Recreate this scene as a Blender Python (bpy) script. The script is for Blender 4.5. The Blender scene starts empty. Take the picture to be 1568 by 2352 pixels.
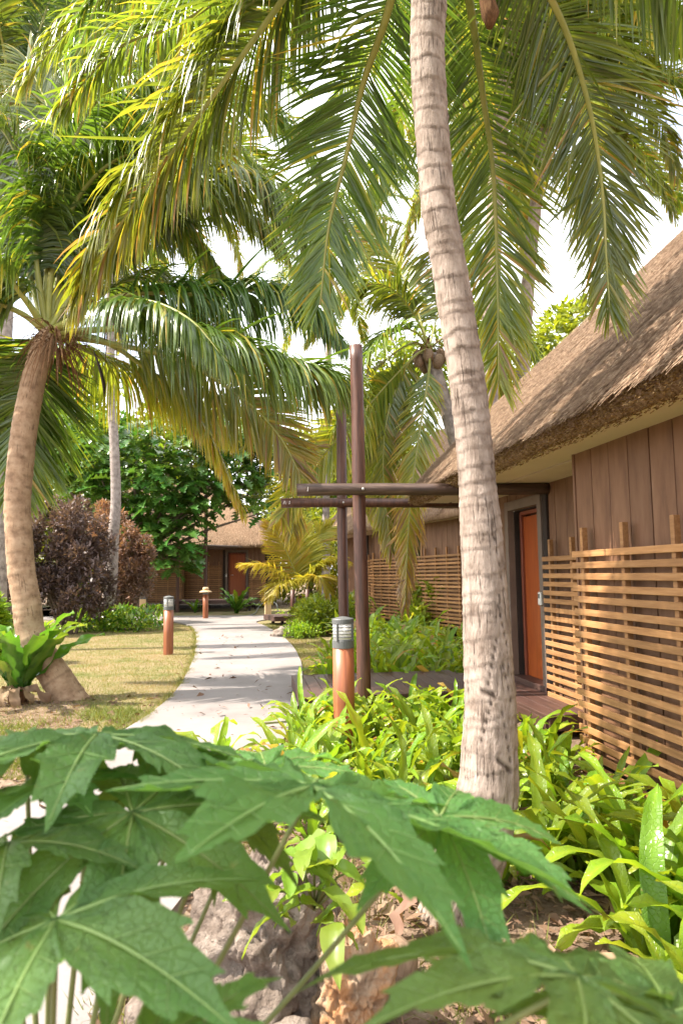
import bpy, bmesh, math, random
import numpy as np
from mathutils import Vector, Matrix, noise

random.seed(7); np.random.seed(7)
R = math.radians
sc = bpy.context.scene
col = sc.collection

# ------------------------------------------------------------------ camera, sky, sun, exposure
CAM = Vector((0, 0, 1.58)); PITCH = R(5.2); ROLL = 0.013
cam_rot = Matrix.Rotation(math.pi/2 + PITCH, 3, 'X') @ Matrix.Rotation(-ROLL, 3, 'Z')
cd = bpy.data.cameras.new('camera'); cam = bpy.data.objects.new('camera', cd); col.objects.link(cam)
cam.matrix_world = Matrix.Translation(CAM) @ cam_rot.to_4x4()
cd.sensor_fit = 'HORIZONTAL'; cd.sensor_width = 24; cd.lens = 24; cd.clip_start = .02; cd.clip_end = 2000
cd.dof.use_dof = True; cd.dof.focus_distance = 4.6; cd.dof.aperture_fstop = 4.6
sc.camera = cam

SUN_EL = R(53); SUN_AZ = R(-95)          # azimuth clockwise from +Y: the sun stands to the left
sun_dir = Vector((math.sin(SUN_AZ)*math.cos(SUN_EL), math.cos(SUN_AZ)*math.cos(SUN_EL), math.sin(SUN_EL)))
w = bpy.data.worlds.new('World'); sc.world = w; w.use_nodes = True
wn = w.node_tree.nodes; wl = w.node_tree.links; wn.clear()
wo = wn.new('ShaderNodeOutputWorld'); wb = wn.new('ShaderNodeBackground'); sk = wn.new('ShaderNodeTexSky')
sk.sky_type = 'NISHITA'; sk.sun_disc = False; sk.sun_elevation = SUN_EL; sk.sun_rotation = SUN_AZ
sk.air_density = 1.0; sk.dust_density = 3.0; sk.ozone_density = 1.0
# thin bright cloud spread evenly over the whole sky
tc = wn.new('ShaderNodeTexCoord'); mp = wn.new('ShaderNodeMapping'); mp.inputs['Scale'].default_value = (1, 1, 2.5)
nz = wn.new('ShaderNodeTexNoise'); nz.inputs['Scale'].default_value = 2.2; nz.inputs['Detail'].default_value = 6
rp = wn.new('ShaderNodeValToRGB'); rp.color_ramp.elements[0].position = .3; rp.color_ramp.elements[1].position = .62
rp.color_ramp.elements[0].color = (.15, .15, .15, 1); rp.color_ramp.elements[1].color = (.95, .95, .95, 1)
mx = wn.new('ShaderNodeMix'); mx.data_type = 'RGBA'; mx.inputs[7].default_value = (9.6, 9.6, 9.6, 1)
wl.new(tc.outputs['Generated'], mp.inputs[0]); wl.new(mp.outputs[0], nz.inputs['Vector']); wl.new(nz.outputs[0], rp.inputs[0])
wl.new(rp.outputs[0], mx.inputs[0]); wl.new(sk.outputs[0], mx.inputs[6]); wl.new(mx.outputs[2], wb.inputs[0])
wb.inputs[1].default_value = .15; wl.new(wb.outputs[0], wo.inputs[0])
sl = bpy.data.lights.new('sun', 'SUN'); sun = bpy.data.objects.new('sun', sl); col.objects.link(sun)
sl.energy = 4.7; sl.angle = R(.53); sl.color = (1, .92, .80)
sun.rotation_euler = sun_dir.to_track_quat('Z', 'Y').to_euler()
vs = sc.view_settings; vs.view_transform = 'Standard'; vs.look = 'None'; vs.gamma = 1; vs.exposure = 1.48
sc.render.engine = 'CYCLES'
cy = sc.cycles; cy.max_bounces = 7; cy.diffuse_bounces = 4; cy.glossy_bounces = 2; cy.transmission_bounces = 4
cy.transparent_max_bounces = 4; cy.use_denoising = True; cy.sample_clamp_indirect = 6; cy.caustics_reflective = False; cy.caustics_refractive = False
try: cy.denoiser = 'OPENIMAGEDENOISE'
except Exception: pass

# ------------------------------------------------------------------ measuring: photo position (1568 wide) at a distance -> place
def P(ox, oy, Y):
    d = cam_rot @ Vector(((ox-784)/1568, -(oy-1176)/1568, -1))
    return CAM + d*(Y/d.y)
def G(ox, oy, z=0):
    d = cam_rot @ Vector(((ox-784)/1568, -(oy-1176)/1568, -1))
    return CAM + d*((z-CAM.z)/d.z)

# ------------------------------------------------------------------ helpers
def link(o, parent=None):
    col.objects.link(o)
    if parent is not None: o.parent = parent
    return o
def obj(name, me, mat=None, parent=None, loc=None, rot=None, scale=None):
    o = bpy.data.objects.new(name, me); link(o, parent)
    if mat is not None and not me.materials: me.materials.append(mat)
    if loc is not None: o.location = loc
    if rot is not None: o.rotation_euler = rot
    if scale is not None: o.scale = scale if hasattr(scale, '__len__') else (scale,)*3
    return o
def empty(name, loc=(0,0,0), rz=0, scale=(1,1,1)):
    o = bpy.data.objects.new(name, None); o.empty_display_size = .1; col.objects.link(o)
    o.location = loc; o.rotation_euler = (0,0,rz); o.scale = scale
    return o
def tag(o, label, cat, group=None):
    o['label'] = label; o['category'] = cat
    if group: o['group'] = group
    return o
def struct(o): o['kind'] = 'structure'; return o
def stuff(o): o['kind'] = 'stuff'; return o

def mesh_np(name, V, F, tint=None, uv=None, smooth=False):
    V = np.asarray(V, dtype=np.float32).reshape(-1,3); F = np.asarray(F, dtype=np.int32)
    me = bpy.data.meshes.new(name); k = F.shape[1]
    me.vertices.add(len(V)); me.vertices.foreach_set('co', V.ravel())
    me.loops.add(F.size); me.loops.foreach_set('vertex_index', F.ravel())
    me.polygons.add(len(F)); me.polygons.foreach_set('loop_start', np.arange(0, F.size, k, dtype=np.int32))
    me.polygons.foreach_set('loop_total', np.full(len(F), k, dtype=np.int32))
    if smooth: me.polygons.foreach_set('use_smooth', np.ones(len(F), dtype=bool))
    me.update(calc_edges=True)
    if tint is not None:
        a = me.attributes.new('tint', 'FLOAT', 'POINT'); a.data.foreach_set('value', np.asarray(tint, dtype=np.float32))
    if uv is not None:
        u = me.uv_layers.new(name='UVMap'); u.data.foreach_set('uv', np.asarray(uv, dtype=np.float32)[F.ravel()].ravel())
    return me

class MB:
    def __init__(s): s.v = []; s.f = []; s.t = []
    def add(s, vs, fs, t=0.0):
        b = len(s.v); s.v += [tuple(p) for p in vs]; s.f += [tuple(i+b for i in f) for f in fs]
        s.t += list(t) if hasattr(t, '__len__') else [t]*len(vs)
    def box(s, c, d, M=None, t=0.0):
        x, y, z = d[0]/2, d[1]/2, d[2]/2
        vs = [Vector((a*x, b*y, e*z)) for a in (-1,1) for b in (-1,1) for e in (-1,1)]
        if M is not None: vs = [M @ p for p in vs]
        s.add([Vector(c)+p for p in vs], [(0,1,3,2),(4,6,7,5),(0,4,5,1),(2,3,7,6),(0,2,6,4),(1,5,7,3)], t)
    def tube(s, pts, rad, n=8, t=0.0, cap=True, flat=1.0):
        pts = [Vector(p) for p in pts]; m = len(pts)
        if not hasattr(rad, '__len__'): rad = [rad]*m
        ref = None; vs = []
        for i in range(m):
            T = (pts[min(i+1,m-1)]-pts[max(i-1,0)]).normalized()
            if ref is None: ref = Vector((0,0,1)) if abs(T.z) < .9 else Vector((1,0,0))
            a = T.cross(ref).normalized(); b = a.cross(T).normalized(); ref = b
            for k in range(n):
                th = 2*math.pi*k/n
                vs.append(pts[i] + a*math.cos(th)*rad[i] + b*math.sin(th)*rad[i]*flat)
        fs = [(i*n+k, i*n+(k+1)%n, (i+1)*n+(k+1)%n, (i+1)*n+k) for i in range(m-1) for k in range(n)]
        if cap: fs += [tuple(range(n))[::-1], tuple((m-1)*n+k for k in range(n))]
        s.add(vs, fs, t)
    def mesh(s, name, smooth=False):
        me = bpy.data.meshes.new(name); me.from_pydata(s.v, [], s.f)
        if smooth: me.polygons.foreach_set('use_smooth', np.ones(len(me.polygons), dtype=bool))
        a = me.attributes.new('tint', 'FLOAT', 'POINT'); a.data.foreach_set('value', np.array(s.t, dtype=np.float32))
        me.update(); return me
    def build(s, name, mat, parent=None, smooth=False, loc=None, rot=None):
        return obj(name, s.mesh(name, smooth), mat, parent, loc, rot)

_bb = {}
def bevbox(sx, sy, sz, b=.004, seg=1):
    k = (round(sx,4), round(sy,4), round(sz,4), b, seg)
    if k not in _bb:
        bm = bmesh.new(); bmesh.ops.create_cube(bm, size=1)
        for v in bm.verts: v.co = Vector((v.co.x*sx, v.co.y*sy, v.co.z*sz))
        if b: bmesh.ops.bevel(bm, geom=bm.edges[:], offset=b, segments=seg, affect='EDGES', profile=.5)
        me = bpy.data.meshes.new('beam_block'); bm.to_mesh(me); bm.free(); _bb[k] = me
    return _bb[k]
def piece(name, size, mat, parent, loc, rot=None, b=.004):
    me = bevbox(*size, b)
    key = (me.name, mat.name)
    if key not in _bb:
        m2 = me.copy() if me.materials else me
        if m2.materials: m2.materials.clear()
        m2.materials.append(mat); _bb[key] = m2
    return obj(name, _bb[key], None, parent, loc, rot)

def spline(pts, n):
    pts = [Vector(p) for p in pts]
    P_ = [pts[0]*2-pts[1]] + pts + [pts[-1]*2-pts[-2]]
    seg = len(pts)-1; out = []
    # arc-length-ish resampling of a Catmull-Rom curve
    raw = []
    for i in range(seg):
        a,b,c,d = P_[i],P_[i+1],P_[i+2],P_[i+3]
        for k in range(24):
            t = k/24
            raw.append(.5*((2*b)+(c-a)*t+(2*a-5*b+4*c-d)*t*t+(3*b-a-3*c+d)*t**3))
    raw.append(pts[-1])
    L = [0]
    for i in range(1, len(raw)): L.append(L[-1]+(raw[i]-raw[i-1]).length)
    j = 0
    for i in range(n):
        s = L[-1]*i/(n-1)
        while j < len(L)-2 and L[j+1] < s: j += 1
        f = (s-L[j])/max(L[j+1]-L[j], 1e-9)
        out.append(raw[j].lerp(raw[j+1], min(1, max(0, f))))
    return out, L[-1]

# ------------------------------------------------------------------ materials
def nodes(name):
    m = bpy.data.materials.new(name); m.use_nodes = True
    n = m.node_tree.nodes; l = m.node_tree.links
    return m, n, l, n['Principled BSDF'], n['Material Output']
def ramp(n, stops):
    r = n.new('ShaderNodeValToRGB'); e = r.color_ramp.elements
    while len(e) < len(stops): e.new(.5)
    for k, (p, c) in enumerate(stops): e[k].position = p; e[k].color = (*c, 1) if len(c) == 3 else c
    return r
def mat(name, stops, scale=5, stretch=(1,1,1), rough=.7, bump=0, bscale=None, bstretch=None, coord='Object', detail=6, spec=.4, vary=.12, metal=0, extra=None):
    m, n, l, p, o = nodes(name)
    t = n.new('ShaderNodeTexCoord'); mp = n.new('ShaderNodeMapping'); mp.inputs['Scale'].default_value = stretch
    l.new(t.outputs[coord], mp.inputs[0])
    oi = n.new('ShaderNodeObjectInfo')
    if coord == 'Object':
        ad = n.new('ShaderNodeVectorMath'); ad.operation = 'MULTIPLY_ADD'; ad.inputs[1].default_value = (37, 53, 71)
        cx = n.new('ShaderNodeCombineXYZ'); 
        for i in range(3): l.new(oi.outputs['Random'], cx.inputs[i])
        l.new(cx.outputs[0], ad.inputs[0]); l.new(t.outputs[coord], ad.inputs[2]); l.new(ad.outputs[0], mp.inputs[0])
    nz = n.new('ShaderNodeTexNoise'); nz.inputs['Scale'].default_value = scale; nz.inputs['Detail'].default_value = detail; nz.inputs['Roughness'].default_value = .62
    l.new(mp.outputs[0], nz.inputs['Vector'])
    r = ramp(n, stops); l.new(nz.outputs[0], r.inputs[0]); out = r.outputs[0]
    if vary:
        h = n.new('ShaderNodeHueSaturation'); mr = n.new('ShaderNodeMapRange')
        mr.inputs['To Min'].default_value = 1-vary; mr.inputs['To Max'].default_value = 1+vary
        l.new(oi.outputs['Random'], mr.inputs[0]); l.new(mr.outputs[0], h.inputs['Value']); l.new(out, h.inputs['Color']); out = h.outputs[0]
    l.new(out, p.inputs['Base Color'])
    p.inputs['Roughness'].default_value = rough; p.inputs['Specular IOR Level'].default_value = spec; p.inputs['Metallic'].default_value = metal
    if bump:
        b = n.new('ShaderNodeBump'); b.inputs['Strength'].default_value = 1; b.inputs['Distance'].default_value = bump
        n2 = n.new('ShaderNodeTexNoise'); n2.inputs['Scale'].default_value = bscale or scale*3; n2.inputs['Detail'].default_value = 8; n2.inputs['Roughness'].default_value = .65
        mp2 = n.new('ShaderNodeMapping'); mp2.inputs['Scale'].default_value = bstretch or stretch
        l.new(t.outputs[coord], mp2.inputs[0]); l.new(mp2.outputs[0], n2.inputs['Vector'])
        l.new(n2.outputs[0], b.inputs['Height']); l.new(b.outputs[0], p.inputs['Normal'])
    return m
def leafmat(name, stops, trans=.35, tcol=(.35,.45,.04), rough=.38, spec=.5, nscale=6, vary=.2, attr=True, tgain=1.5):
    """two-sided leaf: glossy skin + light passing through; the 'tint' attribute runs green -> yellow -> dry"""
    m, n, l, p, o = nodes(name)
    t = n.new('ShaderNodeTexCoord'); nz = n.new('ShaderNodeTexNoise'); nz.inputs['Scale'].default_value = nscale; nz.inputs['Detail'].default_value = 4
    l.new(t.outputs['Object'], nz.inputs['Vector'])
    at = n.new('ShaderNodeAttribute'); at.attribute_name = 'tint'
    ma = n.new('ShaderNodeMath'); ma.operation = 'MULTIPLY_ADD'; ma.inputs[1].default_value = .22; 
    sb = n.new('ShaderNodeMath'); sb.operation = 'SUBTRACT'; sb.inputs[1].default_value = .5
    l.new(nz.outputs[0], sb.inputs[0]); l.new(sb.outputs[0], ma.inputs[0]); l.new(at.outputs['Fac'], ma.inputs[2])
    r = ramp(n, stops); l.new(ma.outputs[0], r.inputs[0])
    oi = n.new('ShaderNodeObjectInfo'); h = n.new('ShaderNodeHueSaturation'); mr = n.new('ShaderNodeMapRange'); mh = n.new('ShaderNodeMapRange')
    mr.inputs['To Min'].default_value = 1-vary; mr.inputs['To Max'].default_value = 1+vary
    mh.inputs['To Min'].default_value = .5-.018; mh.inputs['To Max'].default_value = .5+.018
    l.new(oi.outputs['Random'], mr.inputs[0]); l.new(oi.outputs['Random'], mh.inputs[0])
    l.new(mr.outputs[0], h.inputs['Value']); l.new(mh.outputs[0], h.inputs['Hue']); l.new(r.outputs[0], h.inputs['Color'])
    l.new(h.outputs[0], p.inputs['Base Color']); p.inputs['Roughness'].default_value = rough; p.inputs['Specular IOR Level'].default_value = spec
    tr = n.new('ShaderNodeBsdfTranslucent'); g = n.new('ShaderNodeMix'); g.data_type = 'RGBA'; g.blend_type = 'MULTIPLY'; g.inputs[0].default_value = 1
    g.inputs[7].default_value = (tgain*1.25, tgain*1.1, tgain*.55, 1); l.new(h.outputs[0], g.inputs[6]); l.new(g.outputs[2], tr.inputs[0])
    ms = n.new('ShaderNodeMixShader'); ms.inputs[0].default_value = trans
    l.new(p.outputs[0], ms.inputs[1]); l.new(tr.outputs[0], ms.inputs[2]); l.new(ms.outputs[0], o.inputs[0])
    return m

m_soil = mat('soil', [(.3,(.10,.065,.045)),(.5,(.20,.14,.10)),(.72,(.34,.26,.19))], 9, rough=.95, bump=.02, bscale=30, vary=0, spec=.1)
m_lawn = mat('lawn', [(.32,(.10,.12,.035)),(.46,(.19,.165,.075)),(.60,(.25,.19,.11)),(.75,(.13,.145,.045))], 1.6, rough=.95, bump=.012, bscale=60, vary=0, spec=.1, detail=9)
m_conc = mat('concrete', [(.28,(.165,.142,.134)),(.42,(.22,.194,.184)),(.58,(.25,.223,.213)),(.75,(.275,.248,.238))], 1.1, rough=.85, bump=.0025, bscale=70, vary=0, spec=.25, detail=8)
m_slat = mat('slat_wood', [(.3,(.24,.115,.046)),(.55,(.35,.178,.072)),(.75,(.41,.24,.12))], 3, (1.2,14,14), rough=.55, bump=.0008, bscale=14, vary=.25)
m_board = mat('board_paint', [(.28,(.105,.050,.027)),(.5,(.16,.080,.043)),(.66,(.185,.097,.055)),(.82,(.235,.14,.09))], 2.2, (5,5,1.0), rough=.6, bump=.0012, bscale=9, bstretch=(9,9,.7), vary=.10)
m_core = mat('dark_backing', [(.3,(.02,.013,.01)),(.7,(.035,.022,.018))], 4, rough=.8, vary=0)
m_trimw = mat('corner_trim', [(.3,(.28,.145,.06)),(.7,(.36,.20,.09))], 4, (8,8,1), rough=.55)
m_soff = mat('soffit_board', [(.3,(.64,.50,.36)),(.7,(.70,.56,.42))], 3, rough=.7, vary=.05)
m_post = mat('stained_post', [(.28,(.042,.018,.012)),(.5,(.085,.034,.022)),(.75,(.15,.068,.043))], 3.2, (9,9,.8), rough=.45, bump=.002, bscale=10, bstretch=(10,10,.6), spec=.5)
m_beam = mat('weathered_beam', [(.28,(.040,.024,.018)),(.5,(.075,.042,.030)),(.75,(.15,.095,.07))], 3.2, (.8,9,9), rough=.5, bump=.003, bscale=10, bstretch=(.7,12,12), spec=.5)
m_deck = mat('deck_board', [(.3,(.05,.024,.019)),(.6,(.085,.042,.032)),(.8,(.15,.085,.065))], 3, (1,10,10), rough=.5, bump=.001, bscale=10, vary=.12, spec=.5)
m_boll = mat('bollard_wood', [(.28,(.16,.045,.018)),(.5,(.27,.085,.032)),(.75,(.36,.14,.06))], 3, (10,10,.5), rough=.42, bump=.0008, bscale=12, bstretch=(14,14,.6), spec=.5)
m_grey = mat('grey_metal', [(.3,(.085,.088,.088)),(.7,(.12,.122,.12))], 20, rough=.5, vary=.04, spec=.5)
m_lens = mat('frosted_lens', [(.3,(.80,.78,.75)),(.7,(.85,.83,.80))], 6, rough=.35, vary=0, spec=.5)
m_pale = mat('pale_timber', [(.3,(.50,.34,.18)),(.7,(.62,.45,.26))], 4, (9,9,.8), rough=.6, bump=.001)
m_door = mat('varnished_door', [(.3,(.27,.058,.014)),(.6,(.36,.082,.018)),(.8,(.42,.11,.026))], 3, (8,8,.8), rough=.3, spec=.5)
m_jamb = mat('red_jamb', [(.3,(.16,.04,.02)),(.7,(.22,.06,.03))], 3, (8,8,1), rough=.4)
m_frame = mat('taupe_frame', [(.3,(.13,.095,.075)),(.7,(.17,.125,.10))], 5, rough=.6)
m_white = mat('white_plastic', [(.3,(.6,.58,.55)),(.7,(.68,.66,.63))], 5, rough=.4)
m_glass = mat('dark_glass', [(.3,(.012,.014,.016)),(.7,(.02,.022,.024))], 5, rough=.06, spec=.8)
m_steel = mat('bolt_steel', [(.3,(.45,.44,.42)),(.7,(.55,.54,.52))], 15, rough=.4, metal=.6)
m_chalk = mat('chalk_mark', [(.3,(.6,.55,.52)),(.7,(.7,.66,.62))], 30, rough=.9)
m_thatch = mat('thatch', [(.28,(.13,.075,.045)),(.48,(.245,.155,.098)),(.62,(.34,.23,.155)),(.8,(.45,.33,.23))], 5, (9,1.1,1.1), rough=.9, bump=.02, bscale=9, bstretch=(14,1,1), vary=0, spec=.15, detail=10)
m_straw = mat('straw', [(.36,(.125,.072,.042)),(.47,(.24,.15,.095)),(.56,(.35,.24,.16)),(.66,(.52,.39,.27))], 22, (1,1,1), rough=.8, vary=0, spec=.2)
m_butt = mat('thatch_butt', [(.36,(.09,.05,.02)),(.48,(.24,.15,.06)),(.6,(.42,.30,.15)),(.7,(.55,.42,.24))], 45, rough=.9, vary=0, spec=.15)
m_rockg = mat('coral_rock', [(.30,(.085,.062,.05)),(.44,(.19,.148,.12)),(.58,(.30,.245,.205)),(.76,(.42,.36,.32))], 7, rough=.95, bump=.035, bscale=30, spec=.1, vary=0, detail=10)
m_rocko = mat('rusty_rock', [(.28,(.15,.10,.07)),(.45,(.36,.26,.18)),(.6,(.40,.20,.09)),(.78,(.48,.40,.32))], 6, rough=.95, bump=.02, bscale=24, spec=.1, vary=0, detail=9)
m_hat = mat('straw_hat', [(.3,(.58,.40,.22)),(.7,(.70,.52,.32))], 40, rough=.8, vary=0)
m_hatband = mat('hat_band', [(.3,(.36,.18,.08)),(.7,(.42,.22,.10))], 20, rough=.8, vary=0)
m_fibre = mat('palm_fibre', [(.3,(.07,.035,.018)),(.55,(.17,.09,.045)),(.78,(.30,.18,.09))], 14, (6,6,1), rough=.95, bump=.006, vary=.15, spec=.1)
m_husk = mat('coconut_husk', [(.3,(.16,.10,.06)),(.7,(.32,.22,.15))], 6, (8,1,8), rough=.9, bump=.004)
m_bark = mat('tree_bark', [(.3,(.10,.07,.05)),(.7,(.22,.17,.13))], 6, (3,3,1), rough=.9, bump=.01)
m_cable = mat('hose', [(.3,(.10,.11,.11)),(.7,(.14,.15,.15))], 5, rough=.5)
m_stem = mat('green_stem', [(.3,(.13,.16,.05)),(.7,(.20,.21,.075))], 7, (4,4,1), rough=.5, spec=.4)
m_pet = mat('frond_stalk', [(.3,(.20,.22,.045)),(.55,(.30,.30,.07)),(.78,(.36,.28,.09))], 3, (4,4,1), rough=.45, spec=.5)

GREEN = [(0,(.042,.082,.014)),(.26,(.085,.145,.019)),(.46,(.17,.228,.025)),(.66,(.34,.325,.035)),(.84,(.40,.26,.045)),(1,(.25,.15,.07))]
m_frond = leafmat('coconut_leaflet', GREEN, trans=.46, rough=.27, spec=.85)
m_frondy = leafmat('young_leaflet', [(0,(.14,.19,.02)),(.4,(.30,.32,.03)),(.8,(.46,.40,.035)),(1,(.40,.26,.06))], trans=.42, rough=.4)
m_fern = leafmat('fern_leaf', [(0,(.075,.155,.014)),(.4,(.165,.275,.018)),(.75,(.31,.37,.026)),(1,(.36,.22,.06))], trans=.45, rough=.3, spec=.5, nscale=7, tgain=1.45)
m_nest = leafmat('nest_fern_leaf', [(0,(.03,.09,.014)),(.4,(.09,.19,.02)),(.8,(.25,.31,.03)),(1,(.32,.33,.03))], trans=.35, rough=.25, spec=.6, nscale=3)
m_papaya = leafmat('papaya_leaf', [(0,(.068,.158,.046)),(.5,(.115,.23,.055)),(1,(.22,.34,.06))], trans=.5, rough=.45, spec=.45, nscale=5, vary=.12)
def vein_net(m, scale=70, amt=.22):
    n = m.node_tree.nodes; l = m.node_tree.links; p = n['Principled BSDF']
    t = n.new('ShaderNodeTexCoord'); v = n.new('ShaderNodeTexVoronoi'); v.feature = 'DISTANCE_TO_EDGE'; v.inputs['Scale'].default_value = scale
    l.new(t.outputs['Object'], v.inputs['Vector']); r = ramp(n, [(0,(1,1,1)),(.10,(0,0,0))]); l.new(v.outputs['Distance'], r.inputs[0])
    src = p.inputs['Base Color'].links[0].from_socket; mx_ = n.new('ShaderNodeMix'); mx_.data_type = 'RGBA'
    k = n.new('ShaderNodeMath'); k.operation = 'MULTIPLY'; k.inputs[1].default_value = amt; l.new(r.outputs[0], k.inputs[0]); l.new(k.outputs[0], mx_.inputs[0])
    l.new(src, mx_.inputs[6]); mx_.inputs[7].default_value = (.22,.34,.10,1)
    z = n.new('ShaderNodeTexNoise'); z.inputs['Scale'].default_value = 26; z.inputs['Detail'].default_value = 3; l.new(t.outputs['Object'], z.inputs['Vector'])
    rz = ramp(n, [(.70,(0,0,0)),(.76,(1,1,1))]); l.new(z.outputs[0], rz.inputs[0]); m3 = n.new('ShaderNodeMix'); m3.data_type = 'RGBA'
    l.new(rz.outputs[0], m3.inputs[0]); l.new(mx_.outputs[2], m3.inputs[6]); m3.inputs[7].default_value = (.24,.20,.06,1); l.new(m3.outputs[2], p.inputs['Base Color'])
    b = n.new('ShaderNodeBump'); b.inputs['Distance'].default_value = .0012; b.invert = True; l.new(r.outputs[0], b.inputs['Height']); l.new(b.outputs[0], p.inputs['Normal'])
vein_net(m_papaya); vein_net(m_fern, 55, .12)
m_vein = leafmat('leaf_vein', [(0,(.17,.27,.07)),(1,(.24,.33,.10))], trans=.2, rough=.5)
m_bread = leafmat('breadfruit_leaf', [(0,(.035,.105,.018)),(.5,(.075,.175,.028)),(1,(.20,.30,.04))], trans=.3, rough=.28, spec=.6, nscale=2)
m_broad = leafmat('broad_leaf', [(0,(.08,.13,.014)),(.5,(.18,.25,.022)),(1,(.36,.38,.045))], trans=.5, rough=.45, nscale=1.5)
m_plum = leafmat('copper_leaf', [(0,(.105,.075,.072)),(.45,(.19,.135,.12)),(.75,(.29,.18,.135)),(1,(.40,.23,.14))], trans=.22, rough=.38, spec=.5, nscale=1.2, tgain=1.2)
m_shrubg = leafmat('shrub_leaf', [(0,(.08,.15,.015)),(.5,(.18,.27,.02)),(1,(.34,.38,.04))], trans=.4, rough=.35, nscale=3)
m_sap = leafmat('sapling_leaf', [(0,(.11,.20,.02)),(1,(.26,.36,.05))], trans=.38, rough=.35, nscale=8)
m_dry = leafmat('dry_leaf', [(0,(.30,.20,.13)),(.5,(.22,.14,.09)),(1,(.13,.08,.05))], trans=.2, rough=.7, spec=.2, nscale=10, tgain=1)
m_orange = leafmat('orange_leaf', [(0,(.22,.06,.015)),(.3,(.34,.10,.018)),(.6,(.40,.15,.025)),(1,(.14,.05,.02))], trans=.3, rough=.3, spec=.5, nscale=9)
m_grass = leafmat('grass_blade', [(0,(.09,.13,.022)),(.4,(.16,.17,.045)),(.7,(.26,.21,.10)),(1,(.28,.20,.12))], trans=.3, rough=.6, spec=.2, nscale=1)

def trunk_material(name, pale, mid, dark, uvs=(26, 9), bump=.012):
    m, n, l, p, o = nodes(name)
    t = n.new('ShaderNodeTexCoord')
    def nzz(sx, sy, sc_, det=8):
        mp = n.new('ShaderNodeMapping'); mp.inputs['Scale'].default_value = (sx, sy, 1); l.new(t.outputs['UV'], mp.inputs[0])
        z = n.new('ShaderNodeTexNoise'); z.inputs['Scale'].default_value = sc_; z.inputs['Detail'].default_value = det; z.inputs['Roughness'].default_value = .65
        l.new(mp.outputs[0], z.inputs['Vector']); return z
    a = nzz(6, 5, 1.4); r = ramp(n, [(.3, dark), (.45, mid), (.6, pale), (.8, tuple(min(1, c*1.2) for c in pale))]); l.new(a.outputs[0], r.inputs[0])
    at = n.new('ShaderNodeAttribute'); at.attribute_name = 'tint'
    mx = n.new('ShaderNodeMix'); mx.data_type = 'RGBA'; l.new(at.outputs['Fac'], mx.inputs[0]); l.new(r.outputs[0], mx.inputs[6]); mx.inputs[7].default_value = (*[c*.55 for c in dark], 1)
    # fine upright cracks
    c = nzz(uvs[0]*2.2, 3.2, 1.0, 6); c2 = nzz(5, 7, 1.0, 3); cm = n.new('ShaderNodeMath'); cm.operation = 'MULTIPLY_ADD'; cm.inputs[1].default_value = .55
    l.new(c2.outputs[0], cm.inputs[0]); l.new(c.outputs[0], cm.inputs[2])
    rc = ramp(n, [(.60,(.38,.34,.32)),(.67,(1,1,1))]); l.new(cm.outputs[0], rc.inputs[0])
    m2 = n.new('ShaderNodeMix'); m2.data_type = 'RGBA'; m2.blend_type = 'MULTIPLY'; m2.inputs[0].default_value = .75
    l.new(mx.outputs[2], m2.inputs[6]); l.new(rc.outputs[0], m2.inputs[7]); l.new(m2.outputs[2], p.inputs['Base Color'])
    p.inputs['Roughness'].default_value = .85; p.inputs['Specular IOR Level'].default_value = .2
    d = nzz(uvs[0], uvs[1], 1.6, 9); ad = n.new('ShaderNodeMath'); ad.operation = 'MULTIPLY_ADD'; ad.inputs[1].default_value = .6
    l.new(rc.outputs[0], ad.inputs[0]); l.new(d.outputs[0], ad.inputs[2])
    b = n.new('ShaderNodeBump'); b.inputs['Distance'].default_value = bump; l.new(ad.outputs[0], b.inputs['Height']); l.new(b.outputs[0], p.inputs['Normal'])
    return m
m_trA = trunk_material('palm_trunk_pale', (.40,.325,.275), (.29,.228,.186), (.16,.115,.09), bump=.016)
m_trB = trunk_material('palm_trunk_tan', (.42,.29,.19), (.33,.215,.135), (.20,.12,.075), bump=.006)
m_trC = trunk_material('palm_trunk_grey', (.40,.34,.31), (.30,.25,.23), (.16,.13,.12))

# ------------------------------------------------------------------ ground, lawn, path
def sheet(name, outline, z, m, thick=0):
    bm = bmesh.new(); vs = [bm.verts.new((x, y, z)) for x, y in outline]; f = bm.faces.new(vs)
    if f.normal.z < 0: f.normal_flip()
    if thick:
        r = bmesh.ops.extrude_face_region(bm, geom=[f])
        for e in r['geom']:
            if isinstance(e, bmesh.types.BMVert): e.co.z -= 0
        for v in vs: v.co.z -= thick
    bmesh.ops.triangulate(bm, faces=[f for f in bm.faces if len(f.verts) > 4])
    bmesh.ops.recalc_face_normals(bm, faces=bm.faces[:])
    me = bpy.data.meshes.new(name); bm.to_mesh(me); bm.free()
    return struct(obj(name, me, m))
sheet('ground', [(-150,-60),(150,-60),(150,260),(-150,260)], -.012, m_soil)
left_edge = [(-2.05,-3),(-2.25,2),(-2.32,4.7),(-2.3,5.9),(-2.24,6.9),(-2.2,8.1),(-2.28,9.4),(-2.52,11.2),(-2.94,13.7),(-3.5,16.5),(-4.1,19.2),(-4.8,21.6),(-6.2,24),(-9,25.4),(-16,26.2)]
right_edge = [(-.75,-3),(-.9,2),(-.72,4),(-.60,6),(-.55,8),(-.55,9.2),(-.61,10.5),(-.76,12.4),(-1.09,15),(-1.62,18),(-2.35,21),(-2.9,23.2),(-2.2,24.9),(-.3,26.2),(3,27)]
far_edge = [(3,27.9),(-.4,27.2),(-3,26.6),(-6,27.0),(-9,27.4),(-16,28.2)]
def smooth2(p, k=4):
    o, _ = spline([(x, y, 0) for x, y in p], len(p)*k); return [(a.x+random.uniform(-.008,.008), a.y) for a in o]
path_outline = smooth2(right_edge) + smooth2(far_edge, 2) + smooth2(left_edge)[::-1]
sheet('path', path_outline, .035, m_conc, .06)
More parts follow.
